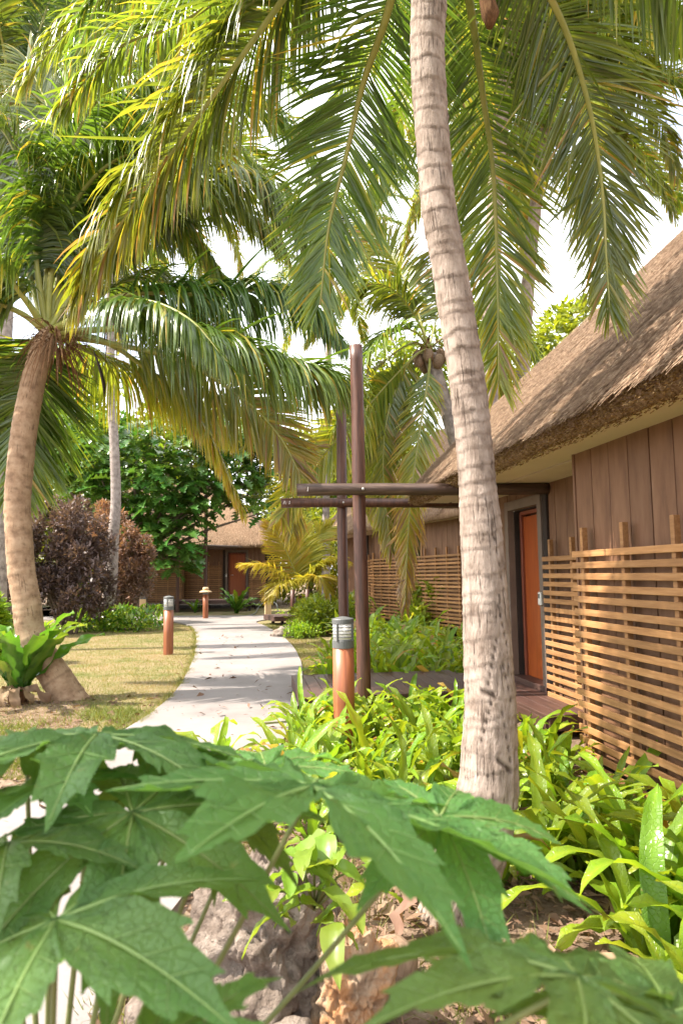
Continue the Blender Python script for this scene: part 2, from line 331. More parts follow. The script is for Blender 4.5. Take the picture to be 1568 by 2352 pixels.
lawn_out = smooth2([(x+.01, y) for x, y in left_edge[2:]]) + [(-16,40),(-40,40),(-40,4.7)]
sheet('lawn', lawn_out, .004, m_lawn)
sheet('lawn', smooth2(right_edge[3:13])+[(-1.0,23.5),(.5,23.2),(.3,19),(.1,15),(-.15,12),(-.1,9.6),(-.2,7.4),(-.35,6)], .004, m_lawn)
sheet('lawn', [(-16,28.25),(-9,27.45),(-6,27.05),(-3,26.65),(-.4,27.25),(3,27.95),(6,29.5),(6,33),(-16,33)], .004, m_lawn)

# ------------------------------------------------------------------ thatched bungalows
ROOF_U, ROOF_V, EAVE, SLOPE = 11.0, 6.6, 2.54, .985
def rring(d, r=.75, wav=0, nu=40, nv=24, nc=7):
    u0, u1, v0, v1 = d, ROOF_U-d, d, ROOF_V-d; rr = max(.02, r-d); pts = []
    def line(a, b, n): return [(a[0]+(b[0]-a[0])*i/n, a[1]+(b[1]-a[1])*i/n) for i in range(n)]
    def arc(cx, cy, a0): return [(cx+rr*math.cos(a0+math.pi/2*i/nc), cy+rr*math.sin(a0+math.pi/2*i/nc)) for i in range(nc)]
    pts += line((u0+rr, v0), (u1-rr, v0), nu) + arc(u1-rr, v0+rr, -math.pi/2)
    pts += line((u1, v0+rr), (u1, v1-rr), nv) + arc(u1-rr, v1-rr, 0)
    pts += line((u1-rr, v1), (u0+rr, v1), nu) + arc(u0+rr, v1-rr, math.pi/2)
    pts += line((u0, v1-rr), (u0, v0+rr), nv) + arc(u0+rr, v0+rr, math.pi)
    return pts
def roof_z(d): return EAVE+.19 + d*SLOPE + .05*(1-math.exp(-d*4))
def thatch_roof(parent, straws, stubs, ulim):
    prof = [(.16,EAVE+.06),(.13,EAVE+.01),(.06,EAVE-.005),(.01,EAVE+.03),(0,EAVE+.08),(.0,EAVE+.13),(.03,EAVE+.175)] + [(d, roof_z(d)) for d in (.08,.16,.3,.5,.8,1.1,1.5,1.9,2.3,2.7,3.05,3.27)]
    V = []; F = []
    for d, z in prof:
        ring = rring(max(d, 0)); n = len(ring)
        for i, (u, v) in enumerate(ring):
            q = noise.noise(Vector((u*1.1, v*1.1, d*.8)))*.022
            V.append((u, v, z+q if d > .02 or z > EAVE+.1 else z+q*.6))
    m = len(prof)
    for i in range(m-1):
        for k in range(n): F.append((i*n+k, i*n+(k+1)%n, (i+1)*n+(k+1)%n, (i+1)*n+k))
    roof = obj('roof', mesh_np('roof', V, F, smooth=True), m_thatch, parent)
    # loose reeds lying down the slopes
    rng = np.random.RandomState(3)
    N = straws; dd = rng.uniform(.0, 1, N)**1.3*3.0; uu = rng.uniform(0, 1, N)*ulim
    side = rng.uniform(0, 1, N) < .22                # some on the hip end
    U = np.where(side, dd, uu); Vv = np.where(side, dd+rng.uniform(0,1,N)*(ROOF_V-2*dd), dd)
    keep = np.where(side, True, (U > dd)); U, Vv, dd, side = U[keep], Vv[keep], dd[keep], side[keep]; N = len(U)
    # rounded corner
    z = EAVE+.19+dd*SLOPE+.05*(1-np.exp(-dd*4))
    cpos = np.stack([U, Vv, z], 1)
    cn = (U < .75) & (Vv < .75)
    cpos = cpos[~cn]; side = side[~cn]; N = len(cpos)
    down = np.where(side[:,None], np.array([[-1,0,-SLOPE]]), np.array([[0,-1,-SLOPE]]))/math.hypot(1, SLOPE)
    across = np.where(side[:,None], np.array([[0,1.,0]]), np.array([[1.,0,0]]))
    nor = np.where(side[:,None], np.array([[-SLOPE,0,1.]]), np.array([[0,-SLOPE,1.]]))/math.hypot(1, SLOPE)
    a = rng.normal(0, .22, N)[:,None]
    dr = down*np.cos(a)+across*np.sin(a); wd = across*np.cos(a)-down*np.sin(a)
    L = rng.uniform(.10, .30, N)[:,None]; W = rng.uniform(.003, .007, N)[:,None]
    h0 = rng.uniform(-.006, .018, N)[:,None]; h1 = rng.uniform(.004, .030, N)[:,None]
    p0 = cpos+nor*h0; p1 = p0+dr*L+nor*(h1-h0)
    VV = np.stack([p0-wd*W, p0+wd*W, p1+wd*W*.5, p1-wd*W*.5], 1).reshape(-1,3)
    stuff(obj('straw', mesh_np('straw', VV, np.arange(N*4).reshape(-1,4)), m_straw, roof))
    # cut reed ends along the eave
    N = stubs; u = rng.uniform(.6, ulim, N); zz = rng.uniform(EAVE-.02, EAVE+.2, N); v = rng.uniform(-.02, .05, N)+np.clip(EAVE+.03-zz, 0, 1)*2
    s2 = rng.uniform(0,1,N) < .2; pos = np.stack([u, v, zz], 1); pos[s2] = pos[s2][:, [1,0,2]]
    out = np.where(s2[:,None], np.array([[-1.,0,-.55]]), np.array([[0,-1.,-.55]]))+rng.normal(0,.3,(N,3)); out /= np.linalg.norm(out,axis=1)[:,None]
    ax = np.cross(out, rng.normal(0,1,(N,3))); ax /= np.linalg.norm(ax,axis=1)[:,None]
    L = rng.uniform(.010,.034,N)[:,None]; W = rng.uniform(.002,.0045,N)[:,None]
    VV = np.stack([pos-ax*W, pos+ax*W, pos+out*L+ax*W, pos+out*L-ax*W],1).reshape(-1,3)
    stuff(obj('reed_end', mesh_np('reed_end', VV, np.arange(N*4).reshape(-1,4)), m_butt, roof))
    return roof

def screen(root_m, u0, u1, v, ztop, nsl, label, group, bat=.58, over=.13, cat='screen', face=-1):
    loc, rz, scl = root_m
    s = empty('slat_screen', loc, rz, scl); tag(s, label, cat, group)
    L = u1-u0; pitch = .0922; nsl += 1
    for i in range(nsl):
        z = ztop-.023-i*pitch
        piece('slat', (L, .020, .051), m_slat, s, ((u0+u1)/2+random.uniform(-.008,.008), v+random.uniform(-.002,.002), z+random.uniform(-.003,.003)), (random.uniform(-.02,.02), random.uniform(-.0016,.0016), random.uniform(-.001,.001)), .003)
    n = max(2, int(round((L-2*over)/bat))+1); zb = ztop-nsl*pitch
    for k in range(n):
        u = u0+over+(L-2*over)*k/(n-1)
        piece('batten', (.042, .048, ztop+.19-zb), m_slat, s, (u, v+.0355, (ztop+.19+zb)/2), None, .003)
    return s

def bungalow(loc, rz, scl, label, screens, straws, stubs, full=True, window=False, ulim=9.5, door_open=True):
    b = empty('bungalow', loc, rz, scl); tag(b, label, 'bungalow')
    rm = (loc, rz, scl)
    WV1, WV2, UC = .52, 1.12, 4.42; top = EAVE+.10
    # dark cores behind the boards
    c = MB(); c.box(((UC+.02+ROOF_U-.6)/2, (WV1+.05+ROOF_V-.7)/2, top/2), (ROOF_U-.6-UC-.02, ROOF_V-.7-WV1-.05, top))
    c.box(((.55+UC)/2, (WV2+.6+ROOF_V-.7)/2, top/2), (UC-.55, ROOF_V-.7-WV2-.6, top-.002))
    c.build('wall_core', m_core, b)
    # boards of the forward wall
    def boards(u0, u1, v, z0, z1, w_=.268):
        n = max(1, int(round((u1-u0)/w_))); ww = (u1-u0)/n
        for k in range(n):
            piece('wall_board', (ww-.010, .022, z1-z0), m_board, b, (u0+ww*(k+.5), v+.02+random.uniform(-.002,.002), (z0+z1)/2), None, .003)
    if window:
        boards(UC, UC+1.9, WV1, .1, top); boards(UC+3.1, ROOF_U-.6, WV1, .1, top); boards(UC+1.9, UC+3.1, WV1, .1, 1.62); boards(UC+1.9, UC+3.1, WV1, 2.35, top)
        wf = piece('window', (1.14, .02, .70), m_glass, b, (UC+2.5, WV1+.04, 1.985), None, 0)
        for du, dz, su, sz in ((-.56,0,.06,.74),(.56,0,.06,.74),(0,.35,1.2,.06),(0,-.35,1.2,.06)):
            piece('frame', (su, .05, sz), m_trimw, wf, (du, -.025+random.uniform(0,.003), dz), None, .003)
    else:
        boards(UC, ROOF_U-.6, WV1, .1, top)
    # return wall of the recess, corner trim
    for k in range(2):
        piece('wall_board', (.022, .29, top-.1), m_board, b, (UC+.012, WV1+.045+.15+k*.3, (top+.1)/2), None, .003)
    piece('corner_trim', (.045, .045, top-.12), m_trimw, b, (UC-.045, WV1+.12, (top+.1)/2), None, .004)
    piece('corner_trim', (.03, .05, top-.12), m_board, b, (UC-.012, WV1+.02, (top+.1)/2+.002), None, .004)
    # recessed wall with the doorway
    DU0, DU1, DH = 1.46, 2.36, 2.36; FL = .28
    boards(DU1+.10, UC-.02, WV2, .1, top); boards(.55, DU0-.10, WV2, .1, top); boards(DU0-.1, DU1+.1, WV2+.006, DH+.12, top)
    for u in (DU0-.05, DU1+.05):
        piece('door_frame', (.10, .09, DH+.12-FL), m_frame, b, (u, WV2+.006, (DH+.12+FL)/2), None, .004)
    piece('door_frame', (DU1-DU0, .086, .115), m_frame, b, ((DU0+DU1)/2, WV2+.006, DH+.06), None, .004)
    piece('door_post', (.11, .11, top-FL), m_core, b, (DU1+.165, WV2+.03, (top+FL)/2), None, .006)
    for u, s in ((DU0-.005, 1), (DU1+.005, -1)):
        piece('reveal', (.02, .22, DH-FL), m_core, b, (u, WV2+.165, (DH+FL)/2), None, .002)
    piece('reveal', (DU1-DU0-.03, .22, .02), m_core, b, ((DU0+DU1)/2, WV2+.165, DH+.002), None, .002)
    for u in (DU0+.055, DU1-.04):
        piece('jamb', (.05, .07, DH-FL-.02), m_jamb, b, (u, WV2+.145, (DH+FL)/2-.01), None, .004)
    piece('jamb', (DU1-DU0-.14, .068, .05), m_jamb, b, ((DU0+DU1)/2, WV2+.145, DH-.035), None, .004)
    door = piece('door', (DU1-DU0-.145, .045, DH-FL-.08), m_door, b, ((DU0+DU1)/2+.005, WV2+.165, (DH+FL)/2-.04), None, .004)
    hm = MB(); hm.tube([(.3,-.02,0),(.3,-.075,0)], .011, 8); hm.tube([(.3,-.07,0),(.18,-.07,0)], .011, 8)
    hm.build('handle', m_steel, door, True)
    # key-card plate on the frame
    kp = piece('card_reader', (.075, .03, .15), m_white, b, (DU1+.05, WV2-.055, 1.27), None, .008)
    piece('reader_window', (.035, .006, .05), m_grey, kp, (0, -.017, .03), None, .001)
    # soffit boards under the eave
    u = 0.36
    sv = MB(); sv.box(((.4+ROOF_U-.6)/2, (.10+WV1+.1)/2, EAVE+.048), (ROOF_U-1.0, WV1, .02)); sv.box(((.4+UC)/2, (WV1+.1+WV2+.2)/2+.05, EAVE+.050), (UC-.4, WV2-WV1+.1, .02))
    sv.build('soffit', m_soff, b)
    thatch_roof(b, straws, stubs, ulim)
    # base slab
    piece('door_sill', (DU1-DU0+.2, .30, FL-.18), m_deck, b, ((DU0+DU1)/2, WV2+.10, (FL+.18)/2), None, .004)
    piece('footing', (ROOF_U-1.4, ROOF_V-1.8, .12), m_core, b, (ROOF_U/2+.2, ROOF_V/2+.5, .05), None, .01)
    for (a, c_, v, zt, n_, lab) in screens: screen(rm, a, c_, v, zt, n_, lab, 'slatted timber screens of the bungalows')
    return b

A_NEAR = math.atan2(-.99, .138)
bungalow((.87,10.1,0), A_NEAR, (1,1,1), 'thatched brown bungalow beside the trunk, with an orange door in its recess',
    [(4.53, 9.6, .42, 1.74, 18, 'large slatted timber screen filling the right edge, on the nearest bungalow wall'),
     (2.62, 4.40, 1.02, 1.74, 18, 'narrow slatted screen in the recess just right of the orange door')], 90000, 30000)
# second bungalow, behind the posts
A_MID = math.atan2(-.935, .355)
mo = Vector((.97,20.6,0)); e1 = Vector((math.cos(A_MID), math.sin(A_MID), 0)); e2 = Vector((-e1.y, e1.x, 0))
O2 = mo-e1*4.42-e2*.52
bungalow((O2.x,O2.y,.27), A_MID, (1,1,1), 'thatched bungalow seen beyond the two tall posts, with a dark window',
    [(4.36, 9.6, .42, 1.74, 18, 'long slatted screen of the bungalow beyond the tall posts, behind the yellow-green ferns'),
     (2.62, 4.40, 1.02, 1.74, 18, 'short recessed slatted screen glimpsed between the two tall posts')], 14000, 4000, window=True)
# far bungalow at the end of the path, its recess on the other hand
A_FAR = math.pi-R(3)
bungalow((-3.2,31.6,.32), A_FAR, (1,-1,1), 'shaded thatched bungalow at the end of the path behind the hat',
    [(4.36, 9.6, .42, 1.74, 18, 'sunlit slatted screen of the far bungalow, beside the copper shrub'),
     (2.62, 4.40, 1.02, 1.74, 18, 'slatted screen left of the far door, behind the hat'),
     (.5, 1.3, 1.0, 1.74, 18, 'shaded slatted screen to the right of the far door')], 14000, 4000)

# ------------------------------------------------------------------ boardwalk, post-and-beam frames, bollards
def deck(name, loc, rz, scl, label, rects, top=.22):
    d = empty(name, loc, rz, scl); tag(d, label, 'boardwalk')
    for (u0, u1, v0, v1) in rects:
        n = int(round((v1-v0)/.145)); w_ = (v1-v0)/n
        for k in range(n):
            piece('plank', (u1-u0+random.uniform(-.004,.004), w_-.006, .03), m_deck, d, ((u0+u1)/2, v0+w_*(k+.5), top-.015+random.uniform(-.0015,.0015)), None, .003)
        for u in (u0+.02, u1-.02):
            piece('bearer', (.035, v1-v0-.06, .12), m_deck, d, (u, (v0+v1)/2, top-.092), None, .003)
        for v in (v0+.02, v1-.05):
            piece('bearer', (u1-u0-.09, .035, .12), m_deck, d, ((u0+u1)/2, v, top-.092), None, .003)
        for u in (u0+.15, u1-.15):
            for v in (v0+.3, v1-.25): piece('pile', (.09, .09, top-.03), m_core, d, (u, v, (top-.16)/2-.02), None, .004)
    return d
deck('boardwalk', (.87,10.1,0), A_NEAR, (1,1,1), 'red-brown boardwalk leading past the posts to the orange door', [(.45,2.15,-1.66,.55),(.75,3.6,.555,1.06)])
deck('boardwalk', (-3.2,31.6,.10), A_FAR, (1,-1,1), 'dark low deck before the far bungalow door', [(.7,4.8,-1.5,.40)], .40)
deck('boardwalk', (O2.x,O2.y,.05), A_MID, (1,1,1), 'short deck end beside the young yellow palm', [(1.2,2.6,-2.1,.9)], .24)

def gate_frame(p, h, beam, label, zb=2.5, lean=0, bolt_side=-1, pr=.077, br=.069, chalk=False, wob=0):
    g = empty('post_and_beam', (p[0],p[1],0)); tag(g, label, 'timber frame', 'post and beam frames marking the bungalow entrances')
    m = MB(); pts = []; rad = []
    for i in range(26):
        t = i/25; z = -.15+(h+.15)*t
        pts.append((-lean*t+.004*math.sin(z*2.1+p[0]), .003*math.cos(z*1.7), z)); rad.append(pr*(1.0-.03*t)+.0015*math.sin(z*5))
    m.tube(pts, rad, 18); m.build('post', m_post, g, True)
    (x0, y0), (x1, y1) = beam
    bm_ = MB(); pts = []; rad = []
    for i in range(20):
        t = i/19; pts.append((x0+(x1-x0)*t-p[0], y0+(y1-y0)*t-p[1], zb+.004*math.sin(t*7))); rad.append(br*(1-.04*t)+.001*math.sin(t*23))
    bm_.tube(pts, rad, 16); be = bm_.build('beam', m_beam if chalk is False else m_post, g, True)
    D = Vector((x1-x0, y1-y0, 0)).normalized(); Nn = Vector((D.y, -D.x, 0))
    t = (Vector((p[0]-x0, p[1]-y0, 0)).dot(D)); c = Vector((x0-p[0], y0-p[1], zb))+D*t
    bo = MB(); bo.tube([c+Nn*(br-.004), c+Nn*(br+.008)], [.017, .011], 12); bo.build('bolt', m_steel, g, True)
    ck = MB(); c2 = Vector((x0-p[0], y0-p[1], zb))+D*.12+Nn*(br+.001)
    ck.box(c2, (.008,.002,.05), Matrix.Rotation(.12, 3, 'Y')); 
    if chalk: ck.box(c2-D*.06, (.007,.002,.05), Matrix.Rotation(-.2, 3, 'Y')); ck.box(c2-D*.08, (.007,.002,.05), Matrix.Rotation(.3, 3, 'Y'))
    ck.build('chalk_mark', m_chalk, g)
    return g
# front frame and rear frame at the boardwalk
gate_frame((.225,7.72), 4.22, ((-.49,7.50),(2.40,7.70)), 'near tall dark post crossed by the upper weathered beam', 2.515, lean=.035)
gate_frame((.01,9.90), 4.42, ((-.86,9.68),(2.3,9.98)), 'rear tall post crossed by the lower reddish beam', 2.60, lean=.0, chalk=True)
# frames of the far bungalow
gate_frame((-7.25,30.2), 4.6, ((-7.8,30.05),(-5.0,32.3)), 'dark post at the left of the far deck, below the breadfruit leaves', 2.85)
gate_frame((-6.0,30.1), 5.2, ((-6.8,29.9),(-4.2,32.1)), 'tall dark post rising past the far thatch behind the hat', 2.9)
for k, (ox, yy) in enumerate(((672,24.5),(706,24.8))):
    q = MB(); q.tube([(0,0,-.1),(0,0,.55),(0,0,1.05)], [.085,.083,.08], 14)
    o = q.build('short_post', m_post, None, True, loc=(P(ox,1390,yy).x, yy, 0))
    tag(o, 'stubby red-brown post %s the young yellow palm stem' % ('on the path side of' if k == 0 else 'on the house side of'), 'post')

def lathe(profile, n=28):
    m = MB(); vs = []; k = len(profile)
    for r, z in profile:
        for i in range(n): a = 2*math.pi*i/n; vs.append((r*math.cos(a), r*math.sin(a), z))
    fs = [(j*n+i, j*n+(i+1)%n, (j+1)*n+(i+1)%n, (j+1)*n+i) for j in range(k-1) for i in range(n)]
    fs += [tuple(range(n))[::-1], tuple((k-1)*n+i for i in range(n))]
    m.add(vs, fs); return m
_bol = {}
def bollard(x, y, label, lamp=True, h=1.18, rz=0):
    b = empty('bollard_lamp', (x,y,0), rz); tag(b, label, 'bollard', 'round wooden bollard lamps along the path')
    if not _bol:
        r = .1
        _bol['shaft'] = lathe([(r,-.1),(r,.0),(r*1.0,.4),(r*.99,.9)]).mesh('shaft', True)
        _bol['collar'] = lathe([(r*.985,.895),(r*1.02,.897),(r*1.02,.965),(r*.97,.975),(r*.8,.977)]).mesh('collar')
        _bol['lens'] = lathe([(r*.93,.970),(r*.93,1.125)]).mesh('lens', True)
        _bol['cap'] = lathe([(r*.8,1.118),(r*1.03,1.12),(r*1.03,1.158),(r*.98,1.166),(r*.3,1.183),(.004,1.186)]).mesh('cap')
        lv = MB()
        for k in range(4):
            z = .996+k*.031; vs = []; n = 28
            for rr, zz in ((r*.90,z+.0),(r*1.04,z-.002),(r*1.04,z+.002),(r*.90,z+.004)):
                for i in range(n): a = 2*math.pi*i/n; vs.append((rr*math.cos(a), rr*math.sin(a), zz))
            lv.add(vs, [(j*n+i, j*n+(i+1)%n, ((j+1)%4)*n+(i+1)%n, ((j+1)%4)*n+i) for j in range(4) for i in range(n)])
        _bol['louvre'] = lv.mesh('louvre')
        _bol['rib'] = bevbox(.014, .018, .165, .002).copy()
        for k, m_ in (('shaft',m_boll),('collar',m_grey),('lens',m_lens),('cap',m_grey),('louvre',m_grey),('rib',m_grey)): _bol[k].materials.append(m_)
        _bol['back'] = bevbox(.10, .012, .30, .003).copy(); _bol['back'].materials.append(m_grey)
    obj('shaft', _bol['shaft'], None, b)
    if lamp:
        for k in ('collar','lens','cap','louvre'): obj(k, _bol[k], None, b)
        for a in (R(250), R(340), R(70), R(160)): obj('rib', _bol['rib'], None, b, (.102*math.cos(a), .102*math.sin(a), 1.045), (0,0,a+math.pi/2))
    return b
bollard(0.0, 6.45, 'nearest round wooden bollard with a louvred grey lamp head, among ferns', rz=R(-12))
bb = G(387, 1489); bollard(P(387,1430,14.0).x, 14.0, 'lone bollard with grey lamp head standing on the lawn by the path bend', rz=R(20))
hx = P(472,1400,25.2).x; bollard(hx, 25.2, 'distant round bollard topped by a straw hat', lamp=False)
hb = lathe([(.1,.90),(.1,.99),(.09,1.0)]); hb.build('lamp_head', m_grey, bpy.data.objects[[o.name for o in bpy.data.objects if o.get('label') == 'distant round bollard topped by a straw hat'][0]], True)
hat = empty('straw_hat', (hx, 25.2, 1.0)); tag(hat, 'pale straw hat with a band, sitting on the distant bollard', 'hat')
hm = lathe([(.0,.03),(.17,.02),(.225,-.02),(.235,-.012),(.18,.032),(.115,.045),(.112,.055)]); hm.build('brim', m_hat, hat, True)
hm = lathe([(.112,.05),(.112,.10),(.105,.145),(.085,.165),(.05,.158),(.01,.15)]); hm.build('crown', m_hat, hat, True)
hm = lathe([(.112,.052),(.1155,.054),(.1155,.085),(.112,.087)]); hm.build('band', m_hatband, hat, True)
def square_light(ox, Y, label, w_=.21, h=1.2):
    x = P(ox,1390,Y).x; b = empty('timber_light', (x,Y,0), R(14)); tag(b, label, 'post light', 'square timber post lights')
    piece('post', (w_,w_,h*.68+.1), m_pale, b, (0,0,h*.34-.05), None, .008)
    piece('lamp_head', (w_*.98,w_*.98,h*.30), m_grey, b, (0,0,h*.68+h*.15+.002), None, .006)
    piece('cap', (w_*1.02,w_*1.02,.02), m_grey, b, (0,0,h*.98+.014), None, .004)
square_light(615, 24.3, 'pale square timber post with dark head beside the young yellow palm')
square_light(328, 25.5, 'pale square timber post half hidden by the copper shrub', h=1.1)

# ------------------------------------------------------------------ palms
def leaflet_mesh(mb_v, mb_f, mb_t, base, d, T, Nrm, L, W, droop, tint0, tint1, nseg=5, twist=0, curl=0):
    b = len(mb_v); p = Vector(base); d = d.normalized(); st = L/nseg
    prof = (.45, .95, 1, .86, .55, .03) if nseg == 5 else [.5, 1, .8, .03]
    for i in range(nseg+1):
        w = (T - d*T.dot(d))
        if w.length < 1e-3: w = Nrm.cross(d)
        w.normalize()
        n = d.cross(w)
        if twist: w = w*math.cos(twist)+n*math.sin(twist); n = d.cross(w)
        hw = W*prof[i]*.5; s = i/nseg
        mb_v.append(tuple(p - w*hw)); mb_v.append(tuple(p + n*hw*.35)); mb_v.append(tuple(p + w*hw))
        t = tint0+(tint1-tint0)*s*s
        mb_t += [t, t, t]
        d = (d + Vector((0,0,-1))*droop*(.35+s*1.1) + (w*curl*s if curl else Vector((0,0,0)))).normalized(); p = p + d*st
    for i in range(nseg):
        a = b+i*3
        mb_f.append((a, a+1, a+4, a+3)); mb_f.append((a+1, a+2, a+5, a+4))
def frond(parent, pts, side=None, L=.7, n=70, W=.035, droop=.16, t0=.16, a0=68, a1=28, lift=.15, tint=(.15,.35), dry=0, petr=.032, name='frond', mleaf=None, mstalk=None, miss=.03, gap=0.0, ranks=(1,-1), lscale=(1,1), wild=.06):
    C, tot = spline(pts, 44); N = len(C)
    m = MB(); rad = [petr*(1-.86*(i/(N-1))**.8) for i in range(N)]
    m.tube(C, rad, 7, flat=.75)
    f = m.build(name, mstalk or m_pet, parent, True)
    V = []; F = []; T_ = []
    n = int(n*2.2); W *= .66
    rs = random.Random(hash((round(pts[-1][0],3), round(pts[-1][1],3))) & 0xffff)
    for k in range(n):
        s = (k+rs.uniform(-.25,.25))/n; s = min(max(s,0),1); t = t0+(1-t0)*s
        x = t*(N-1); i = min(int(x), N-2); c = C[i].lerp(C[i+1], x-i)
        T = (C[min(i+2,N-1)]-C[max(i-1,0)]).normalized()
        if side is not None: S = (Vector(side)-T*Vector(side).dot(T)).normalized()
        else:
            S = T.cross(Vector((0,0,1)))
            S = S.normalized() if S.length > .12 else Vector((1,0,0))
        U = S.cross(T).normalized()
        if U.z < 0 and side is None: U = -U
        Ls = L*(.55+.45*min(1, s/.18))*(1-.62*s**2.4)
        for q, sg in enumerate(ranks):
            if rs.random() < miss: continue
            an = R(a0+(a1-a0)*s**1.2)+rs.gauss(0,wild)+.10*math.sin(s*31+sg)+(rs.gauss(0,.35) if rs.random() < .08 else 0)
            d = T*math.cos(an)+S*sg*math.sin(an)+U*(lift+rs.gauss(0,wild))
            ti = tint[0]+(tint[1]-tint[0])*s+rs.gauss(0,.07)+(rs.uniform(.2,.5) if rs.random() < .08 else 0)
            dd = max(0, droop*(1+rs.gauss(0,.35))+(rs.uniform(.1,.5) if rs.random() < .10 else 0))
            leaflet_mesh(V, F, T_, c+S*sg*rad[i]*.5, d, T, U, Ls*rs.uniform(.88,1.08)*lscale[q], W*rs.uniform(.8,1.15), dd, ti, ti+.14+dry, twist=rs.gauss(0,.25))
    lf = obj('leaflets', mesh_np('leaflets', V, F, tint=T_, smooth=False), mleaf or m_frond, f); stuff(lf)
    return f

def trunk(parent, pts, radii, mat_, nth=44, step=.022, spacing=.11, amp=.035, fiss=0.0, ring_to=1.0, slant=.4, seed=1, gouges=()):
    C, tot = spline(pts, max(20, int(sum((Vector(pts[i+1])-Vector(pts[i])).length for i in range(len(pts)-1))/step)))
    N = len(C); V = []; UV = []; TI = []
    zs = [Vector(p) for p in pts]
    acc = [0]
    for i in range(1, len(zs)): acc.append(acc[-1]+(zs[i]-zs[i-1]).length)
    s = 0; ring = s0 = 0; rs = random.Random(seed); bounds = [0]
    while bounds[-1] < tot+1: bounds.append(bounds[-1]+spacing*rs.uniform(.5,1.55))
    dirs = [rs.uniform(0,6.28) for _ in bounds]
    for i in range(N):
        if i: s += (C[i]-C[i-1]).length
        q = s/tot*acc[-1]; j = max(0, min(len(acc)-2, next((k for k in range(len(acc)-1) if q <= acc[k+1]), len(acc)-2)))
        r0 = radii[j]+(radii[j+1]-radii[j])*min(1, max(0, (q-acc[j])/(acc[j+1]-acc[j])))
        T = (C[min(i+1,N-1)]-C[max(i-1,0)]).normalized(); a = T.cross(Vector((0,1,0))).normalized(); b = a.cross(T)
        low = max(0, 1-s/tot/max(ring_to,1e-6)) if fiss else 0
        for k in range(nth+1):
            th = 2*math.pi*k/nth
            ss = s + spacing*slant*math.sin(th+ s*.9) + .018*noise.noise(Vector((math.cos(th)*1.5, math.sin(th)*1.5, s*3)))
            jb = 0
            lo, hi = 0, len(bounds)-1
            while hi-lo > 1:
                mid = (lo+hi)//2
                if bounds[mid] <= ss: lo = mid
                else: hi = mid
            fr = (ss-bounds[lo])/(bounds[lo+1]-bounds[lo]) if ss >= 0 else .5
            A_ = amp*(.5+.5*abs(math.sin(dirs[lo]*3+th*.5)))*(1-.75*low)
            rr = 1 + A_*(1-fr)**2.2 - A_*.35*max(0, (fr-.9)*10)
            cx, sy = math.cos(th), math.sin(th)
            rr += .018*noise.noise(Vector((cx*1.2, sy*1.2, s*1.3+seed)))
            fz = 0
            if low > 0:
                nn = noise.noise(Vector((cx*7+seed, sy*7, s*2.2))); fz = max(0, .35-abs(nn)*3)*fiss*low; rr -= fz
                rr += .03*low*noise.noise(Vector((cx*2.4, sy*2.4, s*4)))
            for (gth, gs, gl, gsl) in gouges:
                dt = (th-gth+math.pi) % (2*math.pi)-math.pi
                if abs(dt) < gl:
                    e = abs(s-gs-gsl*dt)
                    if e < .02: rr -= .09*(1-e/.02); fz += .12*(1-e/.02)
            V.append(tuple(C[i]+a*cx*r0*rr+b*sy*r0*rr)); UV.append((k/nth, s)); 
            ds = (max(0, (fr-.88)*6)+max(0, .4-fr*9))*(1-.85*low)*(.15+.7*abs(math.sin(dirs[lo]+th*.7)))
            TI.append(min(1, ds+fz*9+(.16*(math.sin(dirs[lo]*7)*.5+.5)*(1-low))))
    F = [(i*(nth+1)+k, i*(nth+1)+k+1, (i+1)*(nth+1)+k+1, (i+1)*(nth+1)+k) for i in range(N-1) for k in range(nth)]
    return obj('trunk', mesh_np('trunk', V, F, tint=TI, uv=UV, smooth=True), mat_, parent)
def fibre(parent, c, n, r, L, mname='fibre', seed=1, mat_=None, out=.8, z=0):
    rs = random.Random(seed); m = MB()
    for k in range(n):
        a = rs.uniform(0, 6.28); b = Vector(c)+Vector((math.cos(a)*r*rs.uniform(.5,1), math.sin(a)*r*rs.uniform(.5,1), rs.uniform(-.12,.2)+z))
        d = Vector((math.cos(a)*out, math.sin(a)*out, rs.uniform(-1.2,.6))).normalized(); l = L*rs.uniform(.4,1.1)
        p = [b, b+d*l*.4+Vector((0,0,-.03)), b+d*l*.8+Vector((0,0,-.16*l*2)), b+d*l+Vector((0,0,-.3*l*2))]
        m.tube(p, [.012,.012,.008,.003], 4, flat=.4)
    return m.build(mname, mat_ or m_fibre, parent)
def local(root, pts): return [Vector(p)-root.location for p in pts]
def PP(*a): return [P(*q) for q in a]

# -- main palm, whose crown is above the picture
base = Vector((P(1085,2040,3.36).x, 3.36, 0))
pa = empty('coconut_palm', base); tag(pa, 'tall pale ringed palm trunk in front, crossing the picture from the ferns upwards', 'palm', 'coconut palms')
px = lambda x, y, Y: P(x/1.63265, y/1.63265, Y)
tp = [(1640,3620,3.36),(1700,3460,3.36),(1740,3290,3.36),(1800,3100,3.36),(1830,2950,3.36),(1834,2816,3.36),(1837,2653,3.36),(1831,2490,3.36),(1823,2327,3.36),(1813,2143,3.36),(1802,1980,3.36),(1789,1816,3.36),(1776,1653,3.36),(1759,1490,3.36),(1736,1327,3.36),(1706,1143,3.36),(1680,980,3.36),(1649,816,3.36),(1632,653,3.36),(1620,490,3.36),(1608,327,3.36),(1602,163,3.36),(1608,0,3.36),(1615,-300,3.36),(1612,-700,3.36)]
tw = [300,270,250,236,216,200,186,177,172,160,154,138,134,136,133,136,132,135,131,132,136,134,142,140,130]
